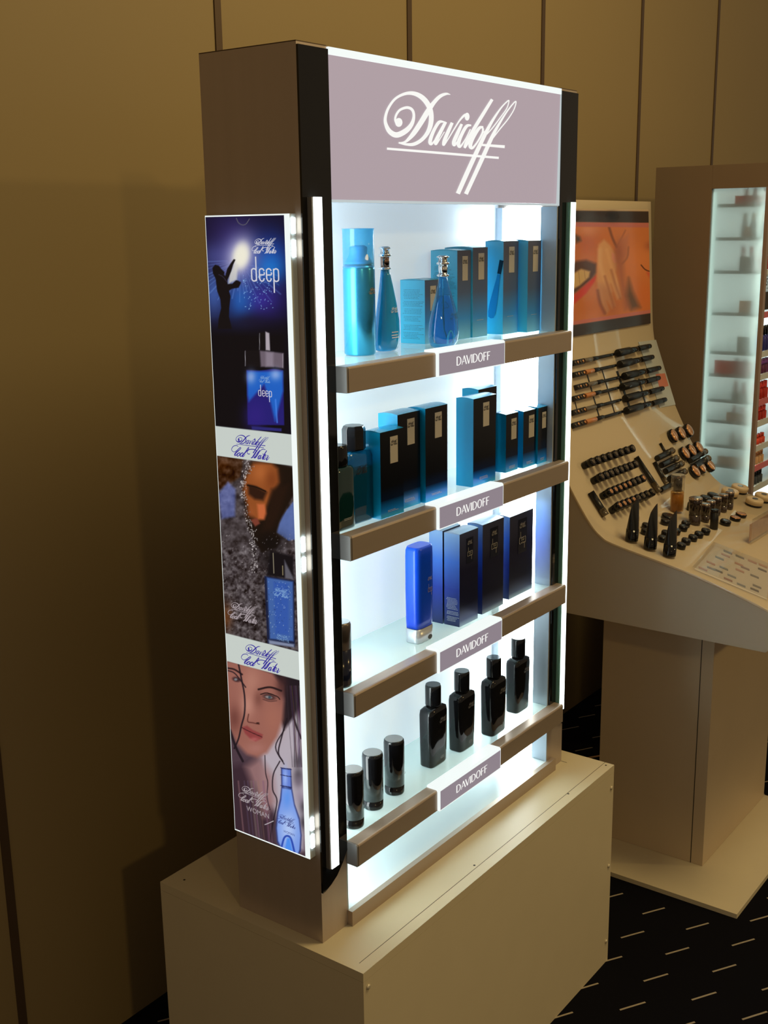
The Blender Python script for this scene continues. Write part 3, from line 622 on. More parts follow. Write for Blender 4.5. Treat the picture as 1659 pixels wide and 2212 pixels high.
art_logo(573, 817, 21, M['ink_sky']); art_logo(608, 1277, 28, M['ink_sky']); art_logo(620, 1770, 33, M['ink_navy'])
def art_deep(u0, v0, u1, m, hk):
    a = on_art(u0, v0); b = on_art(u1, v0); mb = MB(); deep(mb, a, -EY, EZ, (a-b).length, hk); mb.build('lettering', m, lb)
art_deep(545, 607, 604, M['ink_pale'], 0.80); art_deep(559.5, 855, 588, M['ink_pale'], 0.78)
text_part('lettering', 'WOMAN', on_art(533.5, 1750), -EY, EZ, 0.0125, M['ink_grey'], lb)
text_part('lettering', 'WOMAN', on_art(613, 1797), -EY, EZ, 0.006, M['ink_navy'], lb)
text_part('lettering', 'EAU DE', on_art(600, 1374), -EY, EZ, 0.006, M['ink_sky'], lb)
text_part('lettering', 'TOILETTE', on_art(598, 1381), -EY, EZ, 0.006, M['ink_sky'], lb)

# ------------------------------------------------------------------ cartons
CY = zramp('carton_cyan_side', [(0, rgb(70, 200, 240)), (1, rgb(90, 180, 215))], 0.35, 0.0, 0.16)
CY_F = zramp('carton_woman_front', [(0, rgb(120, 205, 255)), (0.22, rgb(60, 150, 235)), (0.5, rgb(84, 104, 142)), (1, rgb(98, 100, 120))], 0.3, 0.25, 0.17)  # bluish light from the shelf is painted into the low end of the print
CY_T = mat('carton_cyan_top', rgb(80, 160, 190), 0.25, 0.2)
MN_S = zramp('carton_man_side', [(0, rgb(0, 150, 205)), (1, rgb(10, 135, 180))], 0.22, 0.1, 0.15)
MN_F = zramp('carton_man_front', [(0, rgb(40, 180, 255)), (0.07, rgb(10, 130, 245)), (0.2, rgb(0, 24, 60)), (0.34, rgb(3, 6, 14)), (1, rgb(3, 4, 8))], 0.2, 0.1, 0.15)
MN_T = mat('carton_man_top', rgb(40, 140, 180), 0.2, 0.4)
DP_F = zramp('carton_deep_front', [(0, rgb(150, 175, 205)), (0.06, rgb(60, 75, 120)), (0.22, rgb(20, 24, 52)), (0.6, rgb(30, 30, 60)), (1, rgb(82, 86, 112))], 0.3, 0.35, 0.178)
DP_S = zramp('carton_deep_side', [(0, rgb(40, 50, 90)), (0.4, rgb(30, 55, 150)), (0.7, rgb(60, 110, 200)), (1, rgb(130, 165, 205))], 0.3, 0.35, 0.178)
DP_T = mat('carton_deep_top', rgb(140, 155, 178), 0.3, 0.5)
LBL = mat('label_silver', (0.56, 0.52, 0.46, 1), 0.35, 0.25); INK = mat('ink_black', (0.02, 0.02, 0.03, 1), 0.5); INKS = mat('ink_silver', (0.6, 0.62, 0.66, 1), 0.4, 0.3)
INKB = mat('ink_soft_blue', (0.05, 0.2, 0.32, 1), 0.5); DLBL = mat('label_dark', (0.012, 0.014, 0.03, 1), 0.25)
def small_print(mb, o, ax, ay, wid, rows, mi=0, seed=1, h=0.0007, gap=0.0021):
    r = random.Random(seed); y = 0
    for k in range(rows):
        if r.random() < 0.16: y -= gap; continue
        x = wid*(0.02+0.1*r.random()); end = wid*(0.7+0.28*r.random())
        while x < end:
            l = wid*(0.03+0.09*r.random()); a = Vector(o)+Vector(ax)*x+Vector(ay)*y
            mb.add([a, a+Vector(ax)*l, a+Vector(ax)*l+Vector(ay)*h, a+Vector(ay)*h], [(0,1,2,3)], mi); x += l+wid*0.02
        y -= gap
def carton(kind, x, y, z, wd, dp, h, label, group, rot=0, side_print=False):
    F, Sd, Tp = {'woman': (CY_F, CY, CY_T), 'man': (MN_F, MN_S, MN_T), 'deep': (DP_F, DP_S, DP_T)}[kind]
    t = thing('perfume_carton', (x, y, z), label, 'carton', group)
    t.rotation_euler.z = math.radians(rot)
    x1, y1 = x+wd, y+dp; mb = MB()
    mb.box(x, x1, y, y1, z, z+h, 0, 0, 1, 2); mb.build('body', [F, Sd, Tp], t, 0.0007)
    # tuck flap: a slightly domed lid sheet that overhangs at the front
    n_ = 7; pr = [(y+dp*i/(n_-1), z+h+0.0006+0.0022*math.sin(math.pi*i/(n_-1))) for i in range(n_)]
    MB().prism([(y, z+h+0.0001)] + pr + [(y1, z+h+0.0001)], 'x', x-0.0004, x1+0.0004).build('lid_flap', Tp, t)
    if kind in ('woman', 'man'):
        lw = min(0.021, wd*0.42); lh = lw*(2.1 if kind == 'man' else 2.3); lx = x+wd*(0.42 if kind == 'man' else 0.36); lz = z+h-0.010-lh*1.0
        if kind == 'woman': lw *= 0.95
        b = MB().box(lx, lx+lw, y-0.0006, y-0.0001, lz, lz+lh).build('label', LBL, t)
        mb = MB(); logo(mb, (lx+lw/2, y-0.0009, lz+lh*0.80), EX, EZ, lw*0.80, True, wk=1.1, thin=3); mb.build('lettering', INK, b)
        mb = MB(); small_print(mb, (x+wd*0.25, y-0.0004, z+h*(0.09 if kind == 'man' else 0.19)), EX, EZ, wd*0.5, 3 if kind == 'man' else 1, seed=int(x*1000)); mb.build('small_print', INKS, t)
    else:
        lw = wd*0.36; lh = lw*2.1; lx = x+wd*0.36; lz = z+h-0.012-lh
        b = MB().box(lx, lx+lw, y-0.0006, y-0.0001, lz, lz+lh).build('label', DLBL, t)
        mb = MB(); logo(mb, (lx+lw/2, y-0.0009, lz+lh*0.84), EX, EZ, lw*0.62, True, wk=1.1, thin=3); deep(mb, (lx+lw*0.14, y-0.0009, lz+lh*0.28), EX, EZ, lw*0.72, 1.25, wk=1.1); mb.build('lettering', LBL, b)
    if side_print:
        mb = MB(); small_print(mb, (x-0.0004, y1-0.004, z+h*(0.85 if kind == 'woman' else 0.30)), -EY, EZ, dp*0.85, 34 if kind == 'woman' else 18, seed=int(x*999), gap=0.0026); mb.build('small_print', INKB if kind == 'woman' else INKS, t)
    return t
z1, z2, z3, z4 = ZS[1], ZS[2], ZS[3], ZS[4]
G1 = 'blue cartons on the top shelf'; G2 = 'dark cartons on the second shelf'; G3 = 'navy cartons on the third shelf'
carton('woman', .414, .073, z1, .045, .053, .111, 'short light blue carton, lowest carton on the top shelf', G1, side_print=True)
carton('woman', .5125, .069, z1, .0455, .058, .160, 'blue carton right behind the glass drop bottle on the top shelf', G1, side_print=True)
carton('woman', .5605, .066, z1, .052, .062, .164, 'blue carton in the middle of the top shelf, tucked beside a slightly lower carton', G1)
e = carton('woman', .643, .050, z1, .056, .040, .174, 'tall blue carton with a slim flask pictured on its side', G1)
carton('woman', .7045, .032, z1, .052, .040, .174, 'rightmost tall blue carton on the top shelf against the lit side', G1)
# the flask printed on the side of the tall carton
fl = MB(); pf = [(.0,.0),(.006,.002),(.0085,.012),(.0085,.03),(.006,.055),(.004,.075),(.0035,.085)]
pts = [(.5*0+a, b) for a, b in pf] + [(-a, b) for a, b in reversed(pf[1:])]
tilt = math.radians(-12); R2 = lambda a, b: (a*math.cos(tilt)-b*math.sin(tilt), a*math.sin(tilt)+b*math.cos(tilt))
fl.add([Vector((.643-.0005, .077-R2(a, b)[0], z1+.03+R2(a, b)[1])) for a, b in pts], [tuple(range(len(pts)))], 0)
fl.add([Vector((.643-.0006, .077-R2(a, b)[0], z1+.03+R2(a, b)[1])) for a, b in ((-.004,.086),(.004,.086),(.0045,.112),(-.0045,.112))], [(0,1,2,3)], 1)
fl.build('flask_print', [mat('print_flask', rgb(30, 130, 180), 0.3, 0.2), mat('print_cap', rgb(10, 40, 60), 0.3, 0.3)], e)
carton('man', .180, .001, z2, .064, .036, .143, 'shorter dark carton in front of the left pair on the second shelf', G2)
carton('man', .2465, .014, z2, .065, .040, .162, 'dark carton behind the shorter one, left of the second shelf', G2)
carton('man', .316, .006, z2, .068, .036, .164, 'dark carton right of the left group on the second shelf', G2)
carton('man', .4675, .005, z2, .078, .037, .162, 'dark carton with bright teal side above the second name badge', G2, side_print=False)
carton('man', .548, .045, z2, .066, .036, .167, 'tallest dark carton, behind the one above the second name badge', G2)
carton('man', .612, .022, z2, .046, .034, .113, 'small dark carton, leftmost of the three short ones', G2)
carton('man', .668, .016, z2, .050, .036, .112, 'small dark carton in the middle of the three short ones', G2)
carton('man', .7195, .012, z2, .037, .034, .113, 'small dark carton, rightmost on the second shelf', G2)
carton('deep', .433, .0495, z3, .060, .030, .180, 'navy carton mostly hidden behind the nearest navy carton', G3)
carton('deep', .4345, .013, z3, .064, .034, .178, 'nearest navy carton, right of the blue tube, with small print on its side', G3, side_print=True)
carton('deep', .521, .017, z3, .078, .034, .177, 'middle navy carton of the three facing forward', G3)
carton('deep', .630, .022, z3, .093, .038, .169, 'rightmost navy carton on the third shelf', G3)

# ------------------------------------------------------------------ bottles, can and sticks
# spray can with a clear blue cap
CAN = mat('can_blue_metal', rgb(60, 160, 205), 0.25, 0.8, noise=(30, 0.06, (1, 1, 0.02)))
CAPB = see_through('clear_blue_cap', rgb(150, 220, 245), 0.9, 0.05, rgb(120, 205, 240), 0.28)
t = thing('spray_can', (.219, .068, z1), 'slim metallic blue spray can with a clear blue cap', 'spray can')
MB().lathe([(.0235,0),(.026,.003),(.026,.137),(.0245,.143),(.020,.145)], (.219,.068,z1), 40).build('body', CAN, t)
MB().lathe([(.0262,.140),(.0262,.142),(.0255,.142),(.0255,.199),(.0262,.201)], (.219,.068,z1), 40, caps=False).build('clear_cap', CAPB, t)
MB().lathe([(.0262,.2008),(.0262,.2012),(.001,.2016)], (.219,.068,z1), 40).build('cap_top', CAPB, t)
MB().lathe([(.024,.1455),(.021,.150),(.016,.158),(.0145,.164),(.0145,.172),(.010,.175)], (.219,.068,z1), 32).build('spray_nozzle', mat('nozzle_blue', rgb(40, 150, 205), 0.35), t)
mb = MB()
logo(mb, (.219+.005, .0412, z1+.105), EX, EZ, .020, True, wk=1.0, thin=2)
mb.v = [(.219+.0264*math.sin((x-.219)/.0264), .068-.0264*math.cos((x-.219)/.0264), z) for x, y, z in mb.v]
mb.build('lettering', mat('ink_copper', (0.55, 0.33, 0.16, 1), 0.35, 0.6), t)

LIQ = mat('blue_liquid', rgb(20, 150, 235), 0.08, 0, 0.6, coat=0.6, trans=0.3, ior=1.1); LIQD = mat('blue_gel', rgb(20, 150, 225), 0.12, 0, 0.5, coat=0.5)
GLB = see_through('blue_glass', rgb(150, 220, 250), 1.2, 0.02, rgb(90, 190, 240), 0.15)
def chrome_cap(t, x, y, z, h, r=.0082):
    MB().lathe([(r,0),(r*1.25,.001),(r*1.25,.003),(r,.0045)], (x,y,z), 28).build('collar', M['chrome'], t)
    MB().lathe([(r*.92,.0045),(r*.92,h*.58)], (x,y,z), 28).build('cap', M['brown_cap'] if h > .036 else M['chrome'], t)
    MB().lathe([(r,h*.56),(r*1.28,h*.58),(r*1.28,h*.66),(r,h*.69)], (x,y,z), 28).build('ring', M['chrome'], t)
    MB().lathe([(r*.95,h*.69),(r*.95,h*.88),(r*1.25,h*.90),(r*1.25,h*.94),(r*.7,h)], (x,y,z), 28).build('cap_top', M['chrome'], t)
t = thing('drop_bottle', (.292, .069, z1), 'curved blue gel bottle with brown and silver cap behind the spray can', 'bottle')
pr = [(.018,0),(.0235,.003),(.0260,.012),(.0268,.028),(.0250,.050),(.0200,.078),(.0145,.105),(.0105,.125),(.0088,.134)]
MB().lathe(pr, (.292,.069,z1), 36, 1.0, .72, off=lambda z: .004*math.sin(z/.134*math.pi)).build('body', LIQD, t)
chrome_cap(t, .292, .069, z1+.134, .038)
mb = MB()
for k, (s_, hh) in enumerate((('a', .019), ('b', .014), ('c', .010))): small_print(mb, (.281, .0495, z1+hh+.012), EX, EZ, .022, 1, seed=k+3, h=.0016)
logo(mb, (.294, .0515, z1+.070), EX, EZ, .018, True, thin=2); mb.build('lettering', mat('ink_white_silver', (0.8, 0.85, 0.9, 1), 0.3, 0.2), t)
t = thing('drop_bottle', (.392, .020, z1), 'clear glass drop-shaped perfume bottle of blue liquid above the top badge', 'bottle')
pr = [(.021,0),(.0275,.002),(.0325,.010),(.0345,.024),(.0330,.042),(.0270,.065),(.0185,.088),(.0118,.108),(.0090,.119)]
MB().lathe(pr, (.392,.020,z1), 40, 1.0, .66, off=lambda z: .003*math.sin(z/.119*math.pi)).build('glass_body', GLB, t)
pl = [(r*.80, z*.93+.006) for r, z in pr if z < .092]
MB().lathe(pl, (.392,.020,z1), 40, 1.0, .60, off=lambda z: .003*math.sin(z/.119*math.pi)).build('liquid', mat('perfume_blue', rgb(60, 190, 250), 0.05, 0, 0.5, trans=0.8, ior=1.1), t)
MB().tube([(.392,.020,z1+.116),(.392,.020,z1+.06),(.396,.022,z1+.03),(.403,.022,z1+.016)], .0012).build('dip_tube', mat('dip_tube', rgb(170, 215, 240), 0.2), t)
pts = [(.383+.009-.009*math.cos(a), .0045, z1+.006+.022*math.sin(a)) for a in [math.pi*i/10 for i in range(11)]]
MB().tube(pts, .0018).build('arch_relief', mat('arch_glass', rgb(150, 215, 245), 0.08, 0, 0.8), t)
chrome_cap(t, .392, .020, z1+.119, .036, .0085)
mb = MB(); logo(mb, (.398, .0008, z1+.055), EX, EZ, .022, True, thin=2); mb.build('lettering', INKB, t)

# second shelf flacons
GREEN = mat('green_glass', rgb(4, 42, 44), 0.08, 0, 0.6, coat=0.6); DBLUE = mat('dark_blue_glass', rgb(10, 90, 135), 0.06, 0, 0.6, coat=0.5, trans=0.5, ior=1.2)
t = thing('flacon', (.098, .022, z2), 'dark green flacon with black cap at the left post', 'bottle')
MB().lathe([(.026,0),(.0275,.003),(.0275,.094),(.024,.100),(.010,.1015)], (.098,.022,z2), 40, .95, .55, pw=5).build('body', GREEN, t)
MB().lathe([(.013,.102),(.0135,.105),(.0135,.131),(.012,.135)], (.098,.022,z2), 32, pw=3).build('cap', M['black_plastic'], t)
mb = MB(); small_print(mb, (.089,.0062,z2+.018), EX, EZ, .025, 2, seed=4); mb.build('small_print', INKS, t)
t = thing('flacon', (.150, .031, z2), 'square dark blue flacon with a black octagonal cap', 'bottle')
MB().lathe([(.030,0),(.0325,.003),(.0325,.107),(.029,.115),(.012,.1175)], (.150,.031,z2), 48, 1.0, .50, pw=7).build('body', DBLUE, t)
MB().lathe([(.018,.1185),(.0195,.121),(.0195,.152),(.0165,.158)], (.150,.031,z2), 8, caps=True, smooth=False).build('cap', M['black_plastic'], t, 0.001)
MB().lathe([(.027,.002),(.027,.088)], (.150,.031,z2), 40, 1.0, .42, pw=7).build('liquid', mat('flacon_liquid', rgb(20, 120, 185), 0.1, 0, 0.4), t)
mb = MB(); logo(mb, (.148, .0138, z2+.090), EX, EZ, .026, True, thin=2); mb.build('lettering', INK, t)

# third shelf stick and tube
t = thing('deodorant_stick', (.0885, .018, z3), 'grey-capped navy deodorant stick at the left end of the third shelf', 'deodorant')
MB().lathe([(.0155,0),(.0168,.004),(.0168,.064)], (.0885,.018,z3), 36).build('body', mat('navy_plastic', (0.008, 0.012, 0.035, 1), 0.15, 0, 0.6), t)
MB().lathe([(.0170,.0645),(.0170,.105),(.0155,.109)], (.0885,.018,z3), 36).build('cap', mat('grey_cap', (0.13, 0.11, 0.11, 1), 0.3, 0.5), t)
MB().lathe([(.0150,.1092),(.0150,.1096)], (.0885,.018,z3), 36).build('cap_disc', M['grey_side'], t)
mb = MB(); small_print(mb, (.0865,.0009,z3+.030), EX, EZ, .010, 2, seed=9); mb.build('small_print', INKS, t)
t = thing('shower_gel_tube', (.3385, .037, z3), 'bright blue shower gel tube standing on a silver cap', 'tube'); t.rotation_euler.z = math.radians(0)
BT = zramp('gel_blue', [(0, rgb(40, 80, 190)), (0.25, rgb(20, 66, 205)), (1, rgb(14, 84, 240))], 0.25, 0.1, 0.15)
MB().lathe([(.0255,.0275),(.0262,.040),(.0270,.100),(.0268,.160),(.0262,.172),(.0235,.178)], (.3385,.037,z3), 44, 1.0, .62, pw=4.2).build('body', BT, t)
cap = MB().lathe([(.0250,0),(.0262,.002),(.0262,.0268)], (.3385,.037,z3), 44, 1.0, .62, pw=4.2).build('cap', mat('silver_plastic', (0.50, 0.53, 0.58, 1), 0.3, 0.6), t)
MB().lathe([(.006,0),(.006,.0012)], (0,0,0), 20, 1, .7).build('cap_notch', M['hole'], cap, local=True).matrix_basis = Matrix.Translation(Vector((.010, -.0158, .006+0))) @ Matrix.Rotation(math.pi/2, 4, 'X')
mb = MB(); logo(mb, (.347, .0192, z3+.118), EX, EZ, .012, True, thin=2); deep(mb, (.341, .0192, z3+.092), EX, EZ, .013, 1.4); mb.build('lettering', LBL, t)

# bottom shelf sticks and lotion bottles
def stick():
    t = thing('deodorant_stick', (0, 0, -B), 'x', 'deodorant', 'black deodorant sticks on the bottom shelf')
    MB().lathe([(.0172,0),(.0180,.002),(.0180,.016)], (0,0,-B), 36).build('base', M['black_plastic'], t)
    MB().lathe([(.0183,.0165),(.0186,.060),(.0188,.097),(.0178,.1025),(.0165,.1035)], (0,0,-B), 36).build('body', M['black_plastic'], t)
    MB().lathe([(.0164,.1036),(.0164,.1040)], (0,0,-B), 36).build('top_disc', M['grey_end'], t)
    mb = MB(); small_print(mb, (.002,-.0187,-B+.040), EX, EZ, .009, 3, seed=2); mb.build('small_print', M['grey_end'], t)
    return t
s0 = stick()
for i, ((x, y), lab) in enumerate(zip(((.1185,.0235),(.190,.0355),(.2565,.0375)), ('nearest black deodorant stick, at the left post on the bottom shelf', 'middle one of three black deodorant sticks on the bottom shelf', 'deodorant stick farthest from the left post, beside the lotion bottles'))):
    o = s0 if i == 0 else copy_tree(s0); o.location = (x, y, z4+B); o['label'] = lab
def lotion():
    t = thing('lotion_bottle', (0, 0, -B), 'x', 'bottle', 'black lotion bottles on the bottom shelf')
    MB().lathe([(.0255,0),(.0275,.003),(.0285,.050),(.0292,.104),(.0275,.113),(.0200,.1175),(.012,.119)], (0,0,-B), 48, 1.0, .56, pw=5.0).build('body', M['black_plastic'], t)
    MB().lathe([(.0148,.1195),(.0152,.121),(.0152,.156),(.0140,.160)], (0,0,-B), 32).build('cap', M['black_plastic'], t)
    mb = MB(); logo(mb, (.010,-.0164,-B+.092), EX, EZ, .020, True, thin=2); small_print(mb, (0,-.0158,-B+.016), EX, EZ, .016, 3, seed=8); mb.build('lettering', M['grey_end'], t)
    return t
l0 = lotion()
for i, ((x, y), lab) in enumerate(zip(((.3945,.046),(.4835,.039),(.5805,.026),(.7065,.043)), ('nearest black lotion bottle, just right of the black sticks', 'second black lotion bottle from the left on the bottom shelf', 'black lotion bottle above the right end of the bottom badge', 'farthest black lotion bottle, against the lit right side'))):
    o = l0 if i == 0 else copy_tree(l0); o.location = (x, y, z4+B); o['label'] = lab

# ------------------------------------------------------------------ make-up tester stand behind the pedestal
SX0, SX1 = 1.205, 1.965
PROF = [(.345, 1.215), (.333, 1.02), (.322, .850), (.300, .765), (.277, .700), (.221, .586), (.177, .509), (.131, .443), (.100, .415), (.060, .400), (-.138, .358), (-.300, .309), (-.326, .292), (-.334, .270)]
SM = [tuple(p) for p in cr([(a, b, 1) for a, b in PROF], 5)]
SM = [(a, b) for a, b, _ in SM]
LIST_PL = []
for (y0, zz0), (y1, zz1) in zip(SM[:-1], SM[1:]):
    d = Vector((0, y0-y1, zz0-zz1)).normalized(); LIST_PL.append((y0, zz0, y1, zz1, d, Vector((0, -d.z, d.y))))
def at_shell(u, v, h=0.0):
    """point of the sheet whose point at height h over it is seen at (u, v), and the slope there"""
    r = ray(u, v); best = None
    for y0, a0, y1, a1, d, nn in LIST_PL:
        p0 = Vector((0, y0, a0)) + nn*h; den = r.dot(nn)
        if abs(den) < 1e-6: continue
        t = (p0-CAM).dot(nn)/den; p = CAM + r*t; s = (p-p0).dot(-d); L = math.hypot(y1-y0, a1-a0)
        if -0.003 <= s <= L+0.003 and t > 0 and (best is None or t < best[0]): best = (t, p - nn*h, math.atan2(d.z, d.y))
    return (best[1], best[2]) if best else (None, None)
st = thing('makeup_stand', (1.585, 0.0, -B), 'white curved acrylic make-up tester stand with a face poster on top', 'display stand')
ACR = see_through('white_curved_acrylic', (1, 1, 1, 1), 0.8, 0.06, (0.78, 0.67, 0.50, 1), 1.0, 0.35)
APR = see_through('frosted_apron', (0.95, 0.95, 0.92, 1), 1.1, 0.05, (0.92, 0.86, 0.76, 1), 0.80, 0.55)
top_ = SM; nrm = []
for i, p in enumerate(top_):
    a, b = top_[max(i-1, 0)], top_[min(i+1, len(top_)-1)]; d = Vector((0, a[0]-b[0], a[1]-b[1])).normalized(); nrm.append((-d.z, d.y))
mb = MB(); N_ = len(top_)
for x in (SX0, SX1):
    mb.v += [(x, y, z) for y, z in top_] + [(x, y-nx*.006, z-nz*.006) for (y, z), (nx, nz) in zip(top_, nrm)]
def fq(*f): mb.f.append(f); mb.m.append(0); mb.sm.append(True)
for i in range(N_-1):
    fq(i, i+1, 2*N_+i+1, 2*N_+i); fq(N_+i, 3*N_+i, 3*N_+i+1, N_+i+1); fq(i, N_+i, N_+i+1, i+1); fq(2*N_+i, 2*N_+i+1, 3*N_+i+1, 3*N_+i)
fq(0, 2*N_, 3*N_, N_); fq(N_-1, 2*N_-1, 4*N_-1, 3*N_-1)
mb.build('curved_sheet', ACR, st, 0.0012)
lower = [(y-nx*.0065, z-nz*.0065) for (y, z), (nx, nz) in zip(top_, nrm) if .28 > y > -.328]
ZA = .203
ap = [(.30, ZA), (.30, lower[0][1]+.03)] + lower + [(-.327, .262), (-.325, ZA+.012), (-.312, ZA)]
for x in (SX0+.001, SX1-.007): MB().prism(ap, 'x', x, x+.006).build('side_apron', APR, st, 0.001)
MB().box(SX0+.0075, SX1-.0075, -.331, -.3255, ZA, .268).build('front_apron', APR, st, 0.002)
MB().box(SX0+.0075, SX1-.0075, .29, .296, ZA, .60).build('back_brace', APR, st)
WPIL = mat('pillar_laminate', (0.58, 0.47, 0.33, 1), 0.5, noise=(10, 0.04, (1,1,1)))
MB().box(1.366, 1.835, -.135, .165, -B+.0125, ZA+.09).build('pillar', WPIL, st, 0.001)
MB().box(1.3655, 1.3665, -.104, -.102, -B+.0125, ZA).build('panel_joint', M['hole'], st)
MB().box(1.205, 1.845, -.286, .24, -B, -B+.012).build('base_plate', M['cream'], st, 0.001)
# poster of faces
PM = print_mat('poster_print', 0.0, 0.18, base=1)
def q5(u, v): return (1200+u/3.614, 340+v/3.614)
def paint_faces(U, V):
    p = Paint(U, V, (214, 128, 78)); Q = lambda L: [q5(*t) for t in L]
    p.glow(*q5(240,640),30,40,(196,104,60),.9); p.glow(*q5(650,800),40,60,(232,140,88),.8); p.glow(*q5(700,600),40,30,(205,120,76),.6); p.glow(*q5(240,1160),40,22,(206,118,50),.9); p.glow(*q5(700,1080),26,40,(226,122,70),.8); p.glow(*q5(250,560),24,14,(226,150,104),.8)
    p.poly(Q([(-400,560),(140,560),(140,1300),(-400,1300)]), (208,118,74), 12)
    p.poly(Q([(150,600),(190,620),(200,650),(160,670)]), (84,70,64), 4)
    p.poly(Q([(60,860),(160,810),(240,800),(320,830),(318,900),(280,960),(150,1060),(60,1110)]), (92,60,50), 4)
    p.poly(Q([(60,930),(150,900),(200,870),(270,890),(262,935),(190,1000),(100,1050)]), (214,178,124), 2.5); p.line(Q([(180,890),(190,985)]),1,(150,110,80),1,.7); p.line(Q([(225,885),(232,945)]),1,(150,110,80),1,.7)
    p.poly(Q([(40,1140),(150,1070),(270,960),(320,920),(305,970),(240,1060),(150,1140),(40,1200)]), (216,70,54), 2.5)
    hand = [(335,680),(380,640),(430,690),(470,760),(480,830),(470,900),(500,1020),(515,1100),(480,1110),(440,1010),(430,990),(450,1100),(470,1160),(440,1180),(400,1120),(420,1190),(400,1225),(360,1150),(330,1060),(322,920),(328,800)]
    p.poly(Q(hand), (226,166,118), 3); p.line(Q([(345,720),(350,850),(390,960),(425,1040)]),9,(240,186,140),7,.6); p.line(Q([(400,720),(440,860),(470,960),(500,1080)]),7,(236,178,132),5,.7)
    p.line(Q([(385,930),(425,1060),(455,1165)]),5,(168,100,70),5,.6); p.line(Q([(435,880),(470,1000),(505,1100)]),5,(168,100,72),5,.6); p.line(Q([(330,1040),(350,1140),(385,1215)]),6,(120,64,48),6,.7)
    p.poly(Q([(440,740),(465,760),(478,815),(462,825),(440,790)]), (236,160,140), 2)
    p.line(Q([(418,545),(445,630),(478,700)]),4,(90,50,44),5,.75); p.line(Q([(478,700),(515,630),(545,570)]),2.4,(150,92,72),4,.7); p.poly(Q([(500,640),(570,600),(565,760),(530,820),(470,730)]), (196,120,92), 5, .8)
    p.line(Q([(570,700),(560,780),(520,830)]),3,(140,88,66),4,.6); p.glow(*q5(490,760),10,30,(160,92,72),.7); p.poly(Q([(330,1000),(420,1000),(500,1150),(470,1230),(360,1230)]), (170,96,66), 10, .35)
    p.poly(Q([(470,720),(530,840),(540,960),(590,1180),(540,1190),(510,1050),(490,900)]), (176,106,78), 6, .8)
    p.poly(Q([(570,940),(600,1040),(660,1170),(590,1190),(555,1080)]), (104,74,52), 6, .9)
    p.line(Q([(668,840),(700,875),(740,890),(772,885)]),2.2,(70,40,34),1.4); p.glow(*q5(740,690),12,10,(170,96,70),.8); p.poly(Q([(715,900),(780,900),(780,970),(740,940)]), (214,84,70), 4)
    for a, b in ((-300,408),(-300,1390)): pass
    p.poly([q5(-400,200),q5(790,200),q5(790,424),q5(-400,412)], (200,176,150), .8)
    top0, top1 = [q5(-400,410),q5(790,422),q5(790,512),q5(-400,500)], None
    p.poly(top0, (62,52,52), .8); p.poly([q5(-400,500),q5(790,512),q5(790,548),q5(-400,535)], (198,116,110), .8)
    p.poly([q5(-500,1300+72),q5(790,1182),q5(790,1212),q5(-500,1300+108)], (206,122,116), .8); p.poly([q5(-500,1408),q5(790,1208),q5(790,1302),q5(-500,1500)], (62,54,54), .8)
    for a in (150, 440): p.glow(*q5(a,460),12,10,(30,24,26),.8)
    return p.C
n0 = Vector((0, PROF[0][0]-PROF[2][0], PROF[0][1]-PROF[2][1])).normalized(); nn0 = Vector((0, -n0.z, n0.y))
lo = Vector((1.225, PROF[2][0]+.004, PROF[2][1]+.018)); 
pb = MB(); o_ = Vector((1.225, .3225, .868)) + nn0*.0012; Hh = .325
c0 = [o_ + nn0*.0006, o_ + EX*.715 + nn0*.0006, o_ + EX*.715 + n0*Hh + nn0*.0006, o_ + n0*Hh + nn0*.0006]
pb.add(c0 + [c - nn0*.0012 for c in c0], [(0,1,2,3),(7,6,5,4),(0,4,5,1),(1,5,6,2),(2,6,7,3),(3,7,4,0)]); card = pb.build('poster_card', M['hole'], st)
art_grid('face_poster', o_ + nn0*.0012, EX, n0, .715, Hh, 420, 190, paint_faces, PM, card)

# ------------------------------------------------------------------ testers on the stand
MATT = {'blk': M['black_soft'], 'gls': M['black_plastic'], 'copper': mat('copper_powder', (0.62, 0.30, 0.12, 1), 0.16, 0.5, coat=0.8), 'olive': mat('dark_cap_end', (0.10, 0.075, 0.045, 1), 0.25, 0.2, coat=0.4)}
ORD = ['first', 'second', 'third', 'fourth', 'fifth', 'sixth', 'seventh', 'eighth', 'ninth']
def proto(name, cat, group): return thing(name, (0, 0, -B), 'x', cat, group)
used = {}
def put(key, maker, p, ang, label, rx=0.0, rz=0.0, scale=1.0):
    if key in used: o = copy_tree(used[key])
    else: o = maker(); used[key] = o
    o.location = (p.x, p.y, p.z+B); o.rotation_euler = (ang+rx, 0, 0) if not rz else (ang+rx, 0, rz); o.scale = (scale,)*3
    o['label'] = label; return o
def mk_lipstick(end):
    def f():
        t = proto('lipstick', 'lipstick', 'lipstick testers stuck on the slope')
        MB().cyl((0,0,-B), .0098, .018, 20, ch=.001).build('base', M['black_plastic'], t)
        MB().cyl((0,0,-B+.0182), .0108, .014, 20, ch=.0012).build('case', M['black_plastic'], t)
        MB().lathe([(.0072,.0323),(.0055,.0335)], (0,0,-B), 20).build('end_disc', MATT[end], t); return t
    return f
rows = [((1281.8,996.5),(1368.7,967.5)), ((1301.3,1028.5),(1375.2,1001)), ((1320.7,1060.8),(1391,1031.8)), ((1339.5,1090.5),(1411,1062))]
rn = ['top', 'second', 'third', 'bottom']
